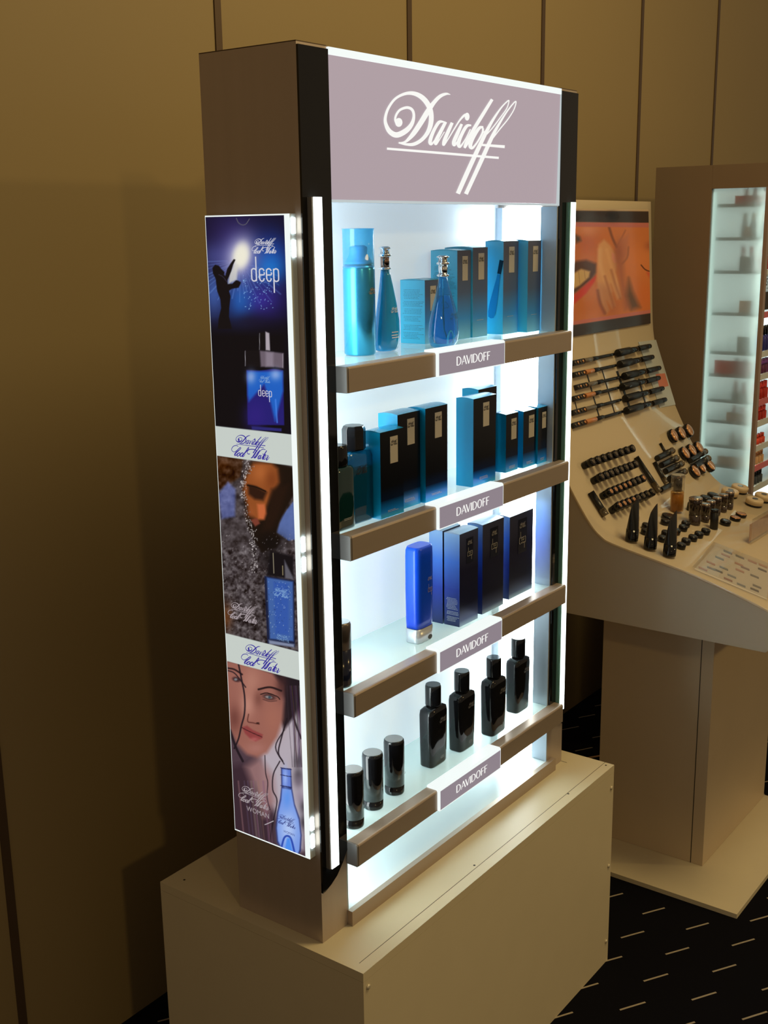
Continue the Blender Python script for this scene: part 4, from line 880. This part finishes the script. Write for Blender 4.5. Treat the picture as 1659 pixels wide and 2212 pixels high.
for r, (a, b) in enumerate(rows):
    for k in range(8):
        u = a[0]+(b[0]-a[0])*k/7; v = a[1]+(b[1]-a[1])*k/7; p, an = at_shell(u, v, .032)
        bright = (r == 2 and k in (0,1,2,3,4,7)) or (r == 3 and k < 4)
        put('lip_c' if bright else 'lip_o', mk_lipstick('copper' if bright else 'olive'), p, an, '%s lipstick from the left in the %s row on the sloped acrylic, %s end' % (ORD[k], rn[r], 'copper' if bright else 'dark'))
def mk_compact():
    t = proto('powder_compact', 'compact', 'round powder compacts on the slope')
    MB().cyl((0,0,-B), .0205, .013, 32, ch=.0015).build('case', M['black_plastic'], t)
    MB().lathe([(.0185,.0131),(.0175,.0150),(.0120,.0165),(.002,.0170)], (0,0,-B), 32).build('powder', MATT['copper'], t); return t
cps = [(1458.5,939.5),(1475,934),(1491.5,928),(1483,977),(1497.5,971),(1513,965.5),(1505,1016),(1518,1007),(1537,1003)]
for k, (u, v) in enumerate(cps):
    p, an = at_shell(u, v, .015)
    put('compact', mk_compact, p, an, '%s black compact with a copper face in the %s group of three on the slope' % (('left', 'middle', 'right')[k % 3], ('upper', 'middle', 'lowest')[k//3]))
# bars lying on the slope
def mk_bar(length, r, name, cat, group, m='blk', capfrac=0.35, r2=None):
    def f():
        t = proto(name, cat, group); L = length; rr = r2 or r*1.25
        def cylx(x0, x1, rad, mm, part):
            mb = MB(); mb.lathe([(rad*.9,0),(rad,.0015),(rad,x1-x0-.0015),(rad*.9,x1-x0)], (0,0,0), 16); mb.v = [(x0+c, a, b+rad-B) for a, b, c in mb.v]; mb.build(part, mm, t)
        cylx(-L/2, L/2-L*capfrac-.0005, rr, MATT.get(m, M['black_soft']) if isinstance(m, str) else m, 'body'); cylx(L/2-L*capfrac, L/2, r, M['black_plastic'], 'cap'); return t
    return f
def q6(u, v): return (1200+u/5.53, 700+v/5.53)
CLEARG = see_through('clear_gloss_tube', (0.93, 0.90, 0.86, 1), 1.2, 0.04, (0.5, 0.35, 0.25, 1), 0.35)
ORG = mat('orange_gloss', (0.55, 0.22, 0.08, 1), 0.2, coat=0.4); SMOKE = mat('smoky_gloss', (0.14, 0.12, 0.10, 1), 0.2, coat=0.4)
lines = [((205,470),(1130,262)),((215,610),(1165,392)),((235,760),(1245,525)),((205,895),(1240,645)),((205,1062),(1290,768)),((205,1215),(1325,902))]
segs = [('liner_palette',.01,.13),('gloss',.14,.31),('pencil',.33,.53),('mascara',.55,.82),('wand',.83,.99)]
rown = ['top', 'second', 'third', 'fourth', 'fifth', 'lowest']
for r, (a, b) in enumerate(lines):
    A = at_shell(*q6(*a), .006); Z_ = at_shell(*q6(*b), .006)
    for nm, f0, f1 in segs:
        x0 = A[0].x+(Z_[0].x-A[0].x)*f0; x1 = A[0].x+(Z_[0].x-A[0].x)*f1; fm = (f0+f1)/2
        u = a[0]+(b[0]-a[0])*fm; v = a[1]+(b[1]-a[1])*fm; p, an = at_shell(*q6(u, v), .006); L = round((x1-x0), 2)
        p.x = p.x
        if nm == 'mascara': f = mk_bar(L, .0085, 'mascara_tube', 'mascara', 'mascara tubes in the upper rack', 'blk', .4, .0105); lab = 'thick black mascara tube in the %s row of the upper rack' % rown[r]
        elif nm == 'wand': f = mk_bar(L, .0075, 'mascara_cap', 'mascara', 'short black mascara caps at the right of the upper rack', 'blk', .3, .0078); lab = 'short black mascara cap at the right end of the %s row, over the pale card' % rown[r]  # these short bars are the mascara caps at the row ends
        elif nm == 'pencil': f = mk_bar(L, .0042, 'eye_pencil', 'pencil', 'black pencils in the upper rack', 'blk', .3, .0045); lab = 'thin black eye pencil in the %s row of the upper rack' % rown[r]
        elif nm == 'gloss': f = mk_bar(L, .0062, 'lip_gloss', 'lip gloss', 'clear lip gloss tubes in the upper rack', ORG if r % 2 else SMOKE, .42, .0066); lab = '%s lip gloss tube in the %s row of the upper rack' % ('orange' if r % 2 else 'smoky', rown[r])
        else: f = None
        p = p + Vector((0, -math.sin(an), math.cos(an)))*.0013
        if f: put('%s%.2f%d' % (nm, L, (r % 2) if nm == 'gloss' else 0), f, p, an, lab)
        else:
            def f():
                t = proto('sample_palette', 'palette', 'narrow colour palettes at the left of the upper rack')
                MB().box(-L/2, L/2, -.007, .007, -B, -B+.008).build('case', M['black_soft'], t, .001)
                for i in range(4): MB().lathe([(.0042,0),(.0042,.0012),(.002,.0022)], (-L/2+L*(i+.5)/4, 0, -B+.0081), 14).build('colour_pan', MATT['copper'] if (i+r) % 2 else MATT['olive'], t)
                return t
            put('pal%.2f' % L, f, p, an, 'narrow black palette with small pans in the %s row of the upper rack' % rown[r])
# black rack bars holding them
rk = thing('tester_rack', tuple(at_shell(*q6(600, 800))[0]), 'black wire rack of thin uprights holding the cosmetics rows', 'rack')
for (a, b, wd) in (((372,560),(535,1130),.006),((562,545),(715,1070),.005),((740,560),(900,1020),.012),((1000,650),(1075,930),.008),((238,925),(262,1020),.004)):
    P = [at_shell(*q6(a[0]+(b[0]-a[0])*i/8, a[1]+(b[1]-a[1])*i/8), .0022)[0] for i in range(9)]
    mb = MB(); xm = sum(p.x for p in P)/9
    for i, p in enumerate(P):
        i0 = max(i-1, 0); i1 = min(i+1, 8); d = (P[i1]-P[i0]); d.x = 0; d.normalize(); nn = Vector((0, d.z, -d.y)) if d.z < 0 else Vector((0, -d.z, d.y))
        if nn.z < 0: nn = -nn
        for dx in (-wd/2, wd/2):
            for hh in (.0002, .0011): mb.v.append(tuple(Vector((p.x, p.y, p.z)) + EX*dx + nn*hh))
    for i in range(8):
        k = 4*i
        for f in ((k,k+4,k+6,k+2),(k+1,k+3,k+7,k+5),(k,k+1,k+5,k+4),(k+2,k+6,k+7,k+3)): mb.f.append(f); mb.m.append(0); mb.sm.append(False)
    for f in ((0,2,3,1),(32,33,35,34)): mb.f.append(f); mb.m.append(0); mb.sm.append(False)
    mb.build('upright', M['black_soft'], rk)
# pale colour card under the right ends
def slab(mb, corners, h0, h1, mi=0, sub=6):
    """thin slab following the sheet between four photo corners (tl, tr, br, bl)"""
    tl, tr, br, bl = corners; g = []
    for j in range(sub+1):
        for i in range(sub+1):
            s_, t_ = i/sub, j/sub; u = (tl[0]*(1-s_)+tr[0]*s_)*(1-t_)+(bl[0]*(1-s_)+br[0]*s_)*t_; v = (tl[1]*(1-s_)+tr[1]*s_)*(1-t_)+(bl[1]*(1-s_)+br[1]*s_)*t_
            p, an = at_shell(u, v); nn = Vector((0, -math.sin(an), math.cos(an))); g.append((p+nn*h0, p+nn*h1))
    n_ = sub+1; base = [a for a, b in g] + [b for a, b in g]; K = n_*n_; fs = []
    for j in range(sub):
        for i in range(sub):
            q = j*n_+i; fs.append((q+K, q+K+n_, q+K+n_+1, q+K+1)); fs.append((q, q+1, q+n_+1, q+n_))
    ring = [i for i in range(n_)] + [j*n_+sub for j in range(1, n_)] + [sub*n_+i for i in range(sub-1, -1, -1)] + [j*n_ for j in range(sub-1, 0, -1)]
    for a, b in zip(ring, ring[1:]+ring[:1]): fs.append((a, a+K, b+K, b))
    mb.add(base, fs, mi); return mb
cc = thing('colour_card', tuple(at_shell(*q6(1250, 600))[0]), 'pale blue and red colour card under the caps at the right of the rack', 'card')
slab(MB(), [q6(985,215),q6(1195,188),q6(1430,965),q6(1240,1000)], .0003, .0014).build('card', mat('card_pale', (0.42, 0.44, 0.44, 1), 0.2), cc)
slab(MB(), [q6(1190,600),q6(1300,590),q6(1345,740),q6(1240,770)], .0015, .0018, sub=2).build('red_print', mat('card_red', (0.50, 0.16, 0.10, 1), 0.3), cc)
# brushes / pencils lying down the slope and small black sticks
def strip_item(name, cat, label, pts, r, h, parts=None, group=None):
    P = []
    for u, v in pts:
        p, an = at_shell(u, v, h); nn = Vector((0, -math.sin(an), math.cos(an))); P.append(p + nn*r)
    t = thing(name, tuple(P[0]), label, cat, group); mb = MB()
    k = max(1, len(P)-2); a, b = P[0], P[-1]
    cut = a.lerp(b, .72)
    MB().tube([a, a.lerp(cut, .5), cut], r, 12).build('barrel', M['black_soft'], t); MB().tube([cut+(b-a)*.004, b], r*1.12, 12).build('cap', MATT['olive'], t); return t
strip_item('brush', 'brush', 'long black stick running down the slope right of the lipstick rows', [(1375,987),(1400,1042),(1425,1062)], .0072, .008)
strip_item('brush', 'brush', 'flat dark stick at the lower left of the lipstick rows', [(1276,1063),(1308,1114)], .0085, .008)
strip_item('eye_pencil', 'pencil', 'slim black stick left of the small sloping tubes', [(1414,998),(1440,1044)], .0055, .006)
strip_item('eye_pencil', 'pencil', 'short thin black stick above the small sloping tubes', [(1427,957),(1439,978)], .0038, .005)
sl = [((1420,990),(1453,973)),((1429,1005),(1462,989)),((1438,1018),(1473,1001)),((1447,1034),(1480,1018))]
for k, (a, b) in enumerate(sl):
    strip_item('lip_pencil', 'pencil', '%s of the four short black tubes stacked left of the compacts' % ('uppermost', 'second', 'third', 'lowest')[k], [a, b], .0085, .009, group='short black tubes beside the compacts')
strip_item('lip_pencil', 'pencil', 'black stick reaching from the lipsticks to the clear bottle', [(1428,1058),(1462,1041)], .0075, .008)
strip_item('compact_case', 'case', 'wide black case lying below the middle compacts', [(1489,996),(1522,976)], .0085, .006)
strip_item('compact_case', 'case', 'wide black case under the lowest compacts', [(1497,1010),(1527,992)], .010, .006)

# upright things on the tray
def upright(u, v): p, an = at_shell(u, v, 0); p.z += .003; return p
def q7(u, v): return (1340+u/5.2, 1010+v/5.2)
for k, ((a, b), (tu, tv), lab) in enumerate((((125,835),(250,420),'leftmost black tube with a slanted tip at the tray edge'),((332,925),(462,490),'middle black tube with a slanted tip at the tray edge'),((548,1005),(650,590),'rightmost black tube with a slanted tip at the tray edge'))):
    p = upright(*q7(a, b)); h = .098
    def mk():
        t = proto('foundation_tube', 'tube', 'black foundation tubes at the tray edge')
        MB().lathe([(.0150,0),(.0158,.002),(.0155,.028)], (0,0,-B), 28).build('cap', M['black_plastic'], t)
        mb = MB(); pr = [(.0150,.0285),(.0145,.055),(.0120,.085),(.0090,.098)]; vs = []; seg = 24
        for r_, z_ in pr:
            f_ = (z_-.0285)/.07
            for i in range(seg):
                a_ = 2*math.pi*i/seg; y_ = r_*math.sin(a_)*(1-.75*f_); x_ = (r_+.004*f_)*math.cos(a_); vs.append((x_, y_, -B+z_+.012*f_*math.cos(a_)))
        mb.add(vs, [(j*seg+i, j*seg+(i+1)%seg, (j+1)*seg+(i+1)%seg, (j+1)*seg+i) for j in range(3) for i in range(seg)], 0, True); mb.add(vs[-seg:], [tuple(range(seg))])
        mb.build('body', M['black_soft'], t); mb = MB(); small_print(mb, (.002,-.0155,-B+.03), EZ, EX, .035, 2, seed=3); mb.build('small_print', MATT['copper'], t); return t
    o = put('ftube', mk, p, 0, lab, rz=0); o.rotation_euler = (0, math.radians(6), math.radians(-10)); o.scale = (1,1,1)
def jar(name, cat, u, v, r, h, label, topm, group=None, side=None):
    p, an = at_shell(*q7(u, v), h); key = '%s%.4f%.4f%s' % (name, r, h, topm.name)
    def f():
        t = proto(name, cat, group) if group else thing(name, (0,0,-B), 'x', cat)
        MB().cyl((0,0,-B), r, h-.0012, 28, ch=.001).build('case', side or M['black_plastic'], t); MB().lathe([(r*.93,h-.0011),(r*.90,h-.0003),(r*.5,h+.0004)], (0,0,-B), 28).build('lid', topm, t); return t
    return put(key, f, p, an, label)
GT = mat('dark_grey_lid', (0.035, 0.037, 0.042, 1), 0.22, 0.2, coat=0.3)
fr = [(690,850),(745,800),(822,762),(890,725),(965,690)]
for k, (u, v) in enumerate(fr): jar('eyeshadow_pot', 'pot', u, v, .0118, .014, '%s black pot from the left in the diagonal front row on the tray' % ORD[k], GT, 'black eyeshadow pots on the tray')
ot = [(290,690,'behind the leftmost slanted tube, the nearer one'),(300,630,'behind the leftmost slanted tube, the farther one'),(480,770,'between the middle and right slanted tubes, the nearest'),(518,712,'between the middle and right slanted tubes, second from the front'),(632,690,'touching the right slanted tube at its top'),(510,582,'left of the clear bottle, above the middle tube'),(712,650,'in the centre of the black pots'),(742,605,'in front of the large silver-capped bottle')]
for u, v, s_ in ot: jar('eyeshadow_pot', 'pot', u, v, .0118, .014, 'black pot ' + s_, GT, 'black eyeshadow pots on the tray')
jar('powder_jar', 'jar', 550, 532, .0190, .012, 'large flat black jar left of the clear bottle foot', GT)
jar('powder_jar', 'jar', 965, 325, .0165, .012, 'flat dark disc behind the silver-capped bottles, left one', GT); jar('powder_jar', 'jar', 1045, 292, .0165, .012, 'flat dark disc behind the silver-capped bottles, right one', GT)
jar('cream_jar', 'jar', 812, 395, .0125, .022, 'small black jar right of the clear bottle', GT)
jar('blusher_pot', 'pot', 1187, 590, .0145, .013, 'black topped pot, leftmost of the trio right of the plain black tube', GT)
jar('blusher_pot', 'pot', 1297, 552, .0145, .010, 'copper topped pot in the middle of the trio on the tray', MATT['copper'], 'copper topped pots'); jar('blusher_pot', 'pot', 1362, 512, .0150, .010, 'copper topped pot, rightmost of the trio on the tray', MATT['copper'], 'copper topped pots')
CRM = mat('cream_compact', (0.60, 0.47, 0.30, 1), 0.35)
for u, v, s_ in ((1240,250,'left of the back pair'),(1350,205,'right of the back pair'),(1515,350,'nearest of the right pair'),(1615,300,'right of the nearest one')):
    p, an = at_shell(*q7(u, v), .020)
    def f():
        t = proto('cream_compact', 'compact', 'cream coloured compacts on the tray')
        MB().cyl((0,0,-B), .0235, .006, 36, ch=.001).build('base', M['black_plastic'], t); MB().lathe([(.0245,.0062),(.0245,.0175),(.0225,.0200),(.020,.0202)], (0,0,-B), 36).build('lid', CRM, t); MB().lathe([(.010,.0203),(.010,.0207)], (0,0,-B), 28, 1, .8).build('emblem', MATT['olive'], t); return t
    put('crm', f, p, an, 'cream compact with a dark oval mark, ' + s_)
SILV = mat('rosy_silver_cap', (0.55, 0.44, 0.38, 1), 0.2, 0.9); AMB = mat('foundation_glass', (0.05, 0.035, 0.03, 1), 0.08, coat=0.5)
for u, v, sc, s_ in ((908,345,1.45,'largest'),(1003,412,1.0,'second, standing lowest'),(1062,378,1.0,'third'),(1130,338,1.0,'fourth'),(1203,305,1.0,'fifth'),(1272,275,1.0,'farthest')):
    h = .050*sc; p, an = at_shell(*q7(u, v), h)
    def f():
        t = proto('foundation_bottle', 'bottle', 'silver-capped foundation bottles on the tray')
        MB().lathe([(.0098,0),(.0105,.001),(.0108,.018)], (0,0,-B), 26).build('body', AMB, t); MB().lathe([(.0110,.0185),(.0118,.040),(.0120,.046)], (0,0,-B), 26).build('sleeve', mat('dark_sleeve', (0.03,0.02,0.018,1), 0.12, 0.4, coat=.5), t); MB().lathe([(.0122,.0462),(.0120,.0490),(.0100,.0500)], (0,0,-B), 26).build('cap', SILV, t); return t
    o = put('fbot', f, p, 0, '%s silver-capped bottle in the diagonal row behind the plain black tube' % s_, scale=sc)
p, an = at_shell(*q7(1105, 480), .052)
t = thing('mascara_tube', tuple(p), 'plain upright black tube standing in front of the silver-capped bottles', 'mascara'); MB().cyl(tuple(p), .0105, .044, 24, ch=.001).build('body', M['black_soft'], t); MB().cyl((p.x, p.y, p.z+.0442), .0102, .008, 24, ch=.001).build('cap', M['black_plastic'], t)
p, an = at_shell(*q7(745, 118), .098); p.z += .0035
t = thing('perfume_bottle', tuple(p), 'clear cylindrical bottle of amber liquid with a black inner cap', 'bottle')
MB().lathe([(.0165,0),(.0175,.001),(.0175,.052),(.0168,.054)], tuple(p), 32).build('glass_body', see_through('amber_glass', (0.95, 0.80, 0.55, 1), 1.2, 0.03, (0.55, 0.30, 0.08, 1), 0.35), t)
MB().lathe([(.0150,.003),(.0150,.046)], tuple(p), 32).build('liquid', mat('amber_liquid', (0.50, 0.24, 0.05, 1), 0.15, trans=0.3, ior=1.2), t)
MB().lathe([(.0115,.0545),(.0115,.090)], tuple(p), 28).build('inner_cap', M['black_plastic'], t)
MB().lathe([(.0172,.0545),(.0178,.0960),(.0172,.098)], tuple(p), 32).build('clear_cap', see_through('clear_cap', (0.95, 0.94, 0.90, 1), 1.3, 0.03, (0.6, 0.55, 0.5, 1), 0.12), t)
MB().lathe([(.0168,.0982),(.0168,.0986)], tuple(p), 28).build('cap_top', mat('pale_cap_top', (0.42, 0.42, 0.40, 1), 0.3), t)
# clear swatch case on the front of the tray
def q8(u, v): return (1340+u/5.2, 1150+v/5.2)
sc_ = thing('swatch_case', tuple(at_shell(*q8(1300, 450))[0]), 'clear plastic case of small eye colour swatches on the front of the tray', 'case')
slab(MB(), [q8(1060,160),q8(1700,420),q8(1640,760),q8(830,420)], .0004, .0012).build('inlay', mat('inlay_white', (0.74, 0.68, 0.62, 1), 0.4), sc_)
cols = {'g': (.16,.16,.16,1), 'p': (.52,.26,.20,1), 'b': (.20,.24,.30,1), 'd': (.07,.06,.055,1), 'r': (.34,.14,.10,1), 'v': (.26,.17,.20,1), 'o': (.55,.28,.16,1)}
SW = [(1205,232,'g'),(1180,268,'p'),(1112,300,'b'),(1015,355,'p'),(1160,412,'b'),(925,420,'p'),(1098,443,'d'),(1250,502,'b'),(1208,540,'r'),(1355,602,'b'),(1505,655,'d'),(1532,617,'g'),(1400,412,'v'),(1505,503,'g'),(1592,432,'d'),(1340,285,'g'),(1330,368,'p'),(1480,340,'p'),(1600,385,'o'),(1020,415,'b'),(1340,440,'p')]
for i, (u, v, c) in enumerate(SW):
    if 'sw'+c not in M: M['sw'+c] = mat('swatch_'+c, cols[c], 0.3)
    a = (u-48, v-22); b = (u+48, v+18)
    slab(MB(), [q8(a[0], a[1]-9), q8(b[0], b[1]-9), q8(b[0], b[1]+9), q8(a[0], a[1]+9)], .0014, .0024, sub=1).build('swatch', M['sw'+c], sc_)
slab(MB(), [q8(1040,140),q8(1700,400),q8(1650,780),q8(800,420)], .0075, .0085).build('clear_cover', see_through('clear_cover', (0.96, 0.96, 0.95, 1), 1.3, 0.06, (0.6, 0.55, 0.5, 1), 0.10), sc_)
lf = thing('leaflet_holder', tuple(at_shell(*q7(1620, 760))[0]), 'clear upright holder with a pink and cream leaflet at the right of the tray', 'leaflet holder')
p = at_shell(*q7(1500, 880))[0]
MB().box(p.x, p.x+.17, p.y+.012, p.y+.014, p.z+.010, p.z+.055).build('leaflet', mat('leaflet', (0.62, 0.42, 0.32, 1), 0.4, noise=(40, .35, (1,1,1))), lf)
MB().box(p.x-.004, p.x+.175, p.y+.006, p.y+.0075, p.z+.006, p.z+.070).build('clear_front', see_through('holder_clear', (0.96, 0.96, 0.95, 1), 1.3, 0.05, (0.6, 0.5, 0.42, 1), 0.12), lf)

# ------------------------------------------------------------------ tall lit cabinet at the right
CX, CY0, CY1, CT = 2.09, .040, .388, 1.315
DK = mat('cabinet_brown', (0.22, 0.16, 0.11, 1), 0.55, noise=(8, .05, (1,1,1)))
cb = thing('cosmetics_cabinet', (2.45, .2, -B), 'tall brown cosmetics cabinet with a frosted lit side and lit shelves', 'cabinet')
FY = .213     # the frosted pane reaches from the front back to here
MB().box(CX, CX+.02, FY, CY1, -B, CT).build('side_panel', DK, cb, .001)
MB().box(CX, CX+.02, CY0+.003, FY-.0003, 1.249, CT).build('side_head', DK, cb)
MB().box(CX, CX+.02, CY0+.003, FY-.0003, -B, .20).build('side_foot', WPIL, cb)
MB().box(CX+.0203, CX+.78, CY1-.02, CY1, -B, CT).build('back_panel', DK, cb)
MB().box(CX+.0203, CX+.78, CY0+.01, CY1-.0203, CT-.02, CT).build('top_panel', DK, cb)
MB().box(CX+.781, CX+.80, CY0+.003, CY1, -B, CT).build('side_panel', DK, cb)
MB().box(CX+.0203, CX+.78, CY0+.02, CY1-.0203, -B, .16).build('plinth', DK, cb)
FRO = bpy.data.materials.new('frosted_pane'); FRO.use_nodes = True; nt = FRO.node_tree; nt.nodes.clear()
out = nt.nodes.new('ShaderNodeOutputMaterial'); rf = nt.nodes.new('ShaderNodeBsdfRefraction'); rf.inputs['Roughness'].default_value = .5; rf.inputs['IOR'].default_value = 1.22; rf.inputs[0].default_value = (.86,.93,.90,1)
tl = nt.nodes.new('ShaderNodeBsdfTranslucent'); tl.inputs[0].default_value = (.78,.84,.80,1); df = nt.nodes.new('ShaderNodeBsdfDiffuse'); df.inputs[0].default_value = (.55,.52,.48,1)
m1 = nt.nodes.new('ShaderNodeMixShader'); m1.inputs[0].default_value = .5; m2 = nt.nodes.new('ShaderNodeMixShader'); m2.inputs[0].default_value = .18
nt.links.new(rf.outputs[0], m1.inputs[1]); nt.links.new(tl.outputs[0], m1.inputs[2]); nt.links.new(m1.outputs[0], m2.inputs[1]); nt.links.new(df.outputs[0], m2.inputs[2]); nt.links.new(m2.outputs[0], out.inputs[0])
MB().box(CX+.004, CX+.008, CY0+.014, FY-.001, .2005, 1.2485).build('frosted_pane', FRO, cb)
MB().box(CX-.001, CX+.018, CY0+.003, CY0+.0135, .2005, 1.2485).build('front_stile', mat('pinkish_stile', (0.30, 0.22, 0.19, 1), 0.35), cb)
MB().box(CX+.012, CX+.018, FY-.012, FY-.002, .21, 1.24).build('lit_edge_bar', emit('cab_tube', (.80, 1, .95, 1), 1.8), cb)
MB().box(CX+.0205, CX+.0265, CY0+.014, CY0+.019, .21, 1.24).build('added_fill_strip', emit('cab_added_fill', (.85, 1, .95, 1), 12.0), cb)  # hidden glowing strip added to brighten the products behind the frosted pane
WB = mat('white_back', (.70,.76,.74,1), .4); CE = emit('cab_backlight', (.86, .97, .93, 1), 1.7)
MB().box(CX+.0205, CX+.779, FY+.03, FY+.04, .1605, CT-.021).build('lit_back', CE, cb)
TC = mat('cabinet_tier', (.62,.70,.72,1), .25)
def front_z(v): return at_y(1650, v, CY0+.012).z
tiers = [438, 512, 585, 676, 760, 808, 862, 906, 957, 998, 1040]      # photo rows of the shelf fronts
items = ['pink_tube', 'dark_stick', 'red_tube', 'sign', 'nail', 'purple', 'red_bottle', 'red_bottle', 'red_card', 'cream', 'dark_pot']
SEC = {'pink_tube': (.60,.20,.22,1), 'dark_stick': (.05,.02,.02,1), 'red_tube': (.65,.05,.08,1), 'nail': (.03,.03,.16,1), 'purple': (.20,.05,.13,1), 'red_bottle': (.62,.04,.02,1), 'red_card': (.55,.06,.03,1), 'cream': (.60,.36,.18,1), 'dark_pot': (.05,.06,.07,1)}
NM = {'pink_tube': ('gloss_tube', 'pink gloss tube'), 'dark_stick': ('lipstick', 'dark lipstick'), 'red_tube': ('gloss_tube', 'red gloss tube'), 'nail': ('nail_polish', 'navy nail polish'), 'purple': ('nail_polish', 'purple nail polish'), 'red_bottle': ('nail_polish', 'red nail polish'), 'red_card': ('powder_compact', 'red compact'), 'cream': ('powder_compact', 'cream compact'), 'dark_pot': ('eyeshadow_pot', 'dark pot')}
for k, v in enumerate(tiers):
    zt = front_z(v); h = .010
    sh = MB().box(CX+.021, CX+.778, CY0+.010, FY+.029, zt-h, zt).build('tier_shelf', TC, cb, .001)
    MB().box(CX+.021, CX+.778, CY0+.006, CY0+.0095, zt-h-.004, zt+.004).build('tier_lip', mat('tier_lip_%d' % k, (.60,.66,.68,1) if k % 3 else (.62,.12,.14,1), .2), sh)
    nxt = front_z(tiers[k-1]) if k else 1.27
    room = nxt-h-zt-.006; it = items[k]
    if it == 'sign': continue
    hh = min(room*.86, .075 if it != 'red_card' else .03); cm = mat('product_'+it, SEC[it], .18, 0.0, coat=.4, trans=0.5 if it in ('pink_tube','red_tube','red_bottle','purple') else 0.0, ior=1.1)
    def mk():
        t = thing(NM[it][0], (0,0,-B), 'x', {'gloss_tube': 'lip gloss', 'lipstick': 'lipstick', 'nail_polish': 'nail polish', 'powder_compact': 'compact', 'eyeshadow_pot': 'pot'}[NM[it][0]], '%s row on cabinet tier counted %s from the top' % (NM[it][1], ORD[min(k, 8)] if k < 9 else ('tenth' if k == 9 else 'eleventh')))
        MB().lathe([(.0085,0),(.0095,.001),(.0095,hh*.55),(.005,hh*.62)], (0,0,-B), 16).build('body', cm, t)
        MB().lathe([(.0062,hh*.63),(.0062,hh*.97),(.005,hh)], (0,0,-B), 14).build('cap', MATT['copper'] if it in ('dark_stick','cream') else (M['black_plastic'] if it in ('nail','dark_pot') else cm), t); return t
    first = None
    for j in range(5):
        x = CX+.036+j*.024; y = CY0+.026+(0 if it not in ('red_bottle',) else 0)
        o = mk() if first is None else copy_tree(first); first = first or o
        o.location = (x, y, zt+B+.0002); o['label'] = '%s, %s from the left on the %s tier of the lit cabinet' % (NM[it][1], ORD[j], (ORD+['tenth','eleventh'])[k])
    if it in ('pink_tube','dark_stick','red_tube','purple','red_bottle','red_card'):    # a second row farther in, seen blurred through the frosted pane
        for j in range(2):
            o = copy_tree(first); o.location = (CX+.044+j*.028, CY0+.060+.035*j, zt+B+.0002); o['label'] = '%s seen blurred through the frosted side, %s one on the %s tier' % (NM[it][1], ('front', 'rear')[j], (ORD+['tenth','eleventh'])[k])
tray = lambda n_, c: see_through(n_, c, 0.6, 0.1, c, 0.55, 0.85)
RT_ = tray('red_tray', (.85, .12, .08, 1)); OT_ = tray('amber_tray', (.80, .45, .22, 1)); GT_ = tray('grey_tray', (.50, .45, .40, 1))
for k, m_, d0, d1, hh in ((0, RT_, .012, .090, .022), (1, OT_, .030, .060, .030), (2, GT_, .026, .066, .040), (3, OT_, .026, .060, .035), (4, GT_, .024, .060, .045), (5, RT_, .010, .125, .040), (6, GT_, .022, .066, .022), (7, OT_, .020, .080, .026), (8, GT_, .022, .060, .022), (9, OT_, .020, .100, .026)):
    zt = front_z(tiers[k]); MB().box(CX+.0215, CX+.0262, CY0+.02+d0, CY0+.02+d1, zt+.0003, zt+hh).build('tray_end', m_, cb, .001)
# the sign on the fourth tier
zs0, zs1 = at_y(1645, 631, CY0+.012).z, at_y(1645, 588, CY0+.012).z
sg = MB().box(CX+.022, CX+.30, CY0+.0065, CY0+.0095, zs0, zs1).build('sign_panel', emit('sign_pale', rgb(150,160,150), .8), cb)
hS = (zs1-zs0)
text_part('lettering', 'ST', (CX+.026, CY0+.0060, zs0+hS*.32), EX, EZ, hS*.52, M['hole'], cb, 0.01)
text_part('lettering', 'RIGHT', (CX+.026, CY0+.0060, zs0+hS*.74), EX, EZ, hS*.18, M['hole'], cb)
mb = MB(); small_print(mb, (CX+.026, CY0+.0060, zs0+hS*.16), EX, EZ, .05, 1, seed=6, h=.002); mb.build('small_print', M['hole'], cb)
MB().box(CX+.022, CX+.30, CY0+.0065, CY0+.0200, zs0-.052, zs0-.0005).build('dark_band', M['hole'], cb)

# cable on the carpet between the stands
cbz = -B+.003
cab = MB().tube([(1.66,.46,cbz),(1.72,.445,cbz),(1.80,.40,cbz),(1.90,.33,cbz),(2.0,.29,cbz),(2.05,.285,cbz)], .003, 8).build('power_cable', mat('cable_tan', (.42,.24,.12,1), .5), None)
tag(cab, 'tan power cable lying on the dark carpet behind the pedestal', 'cable')
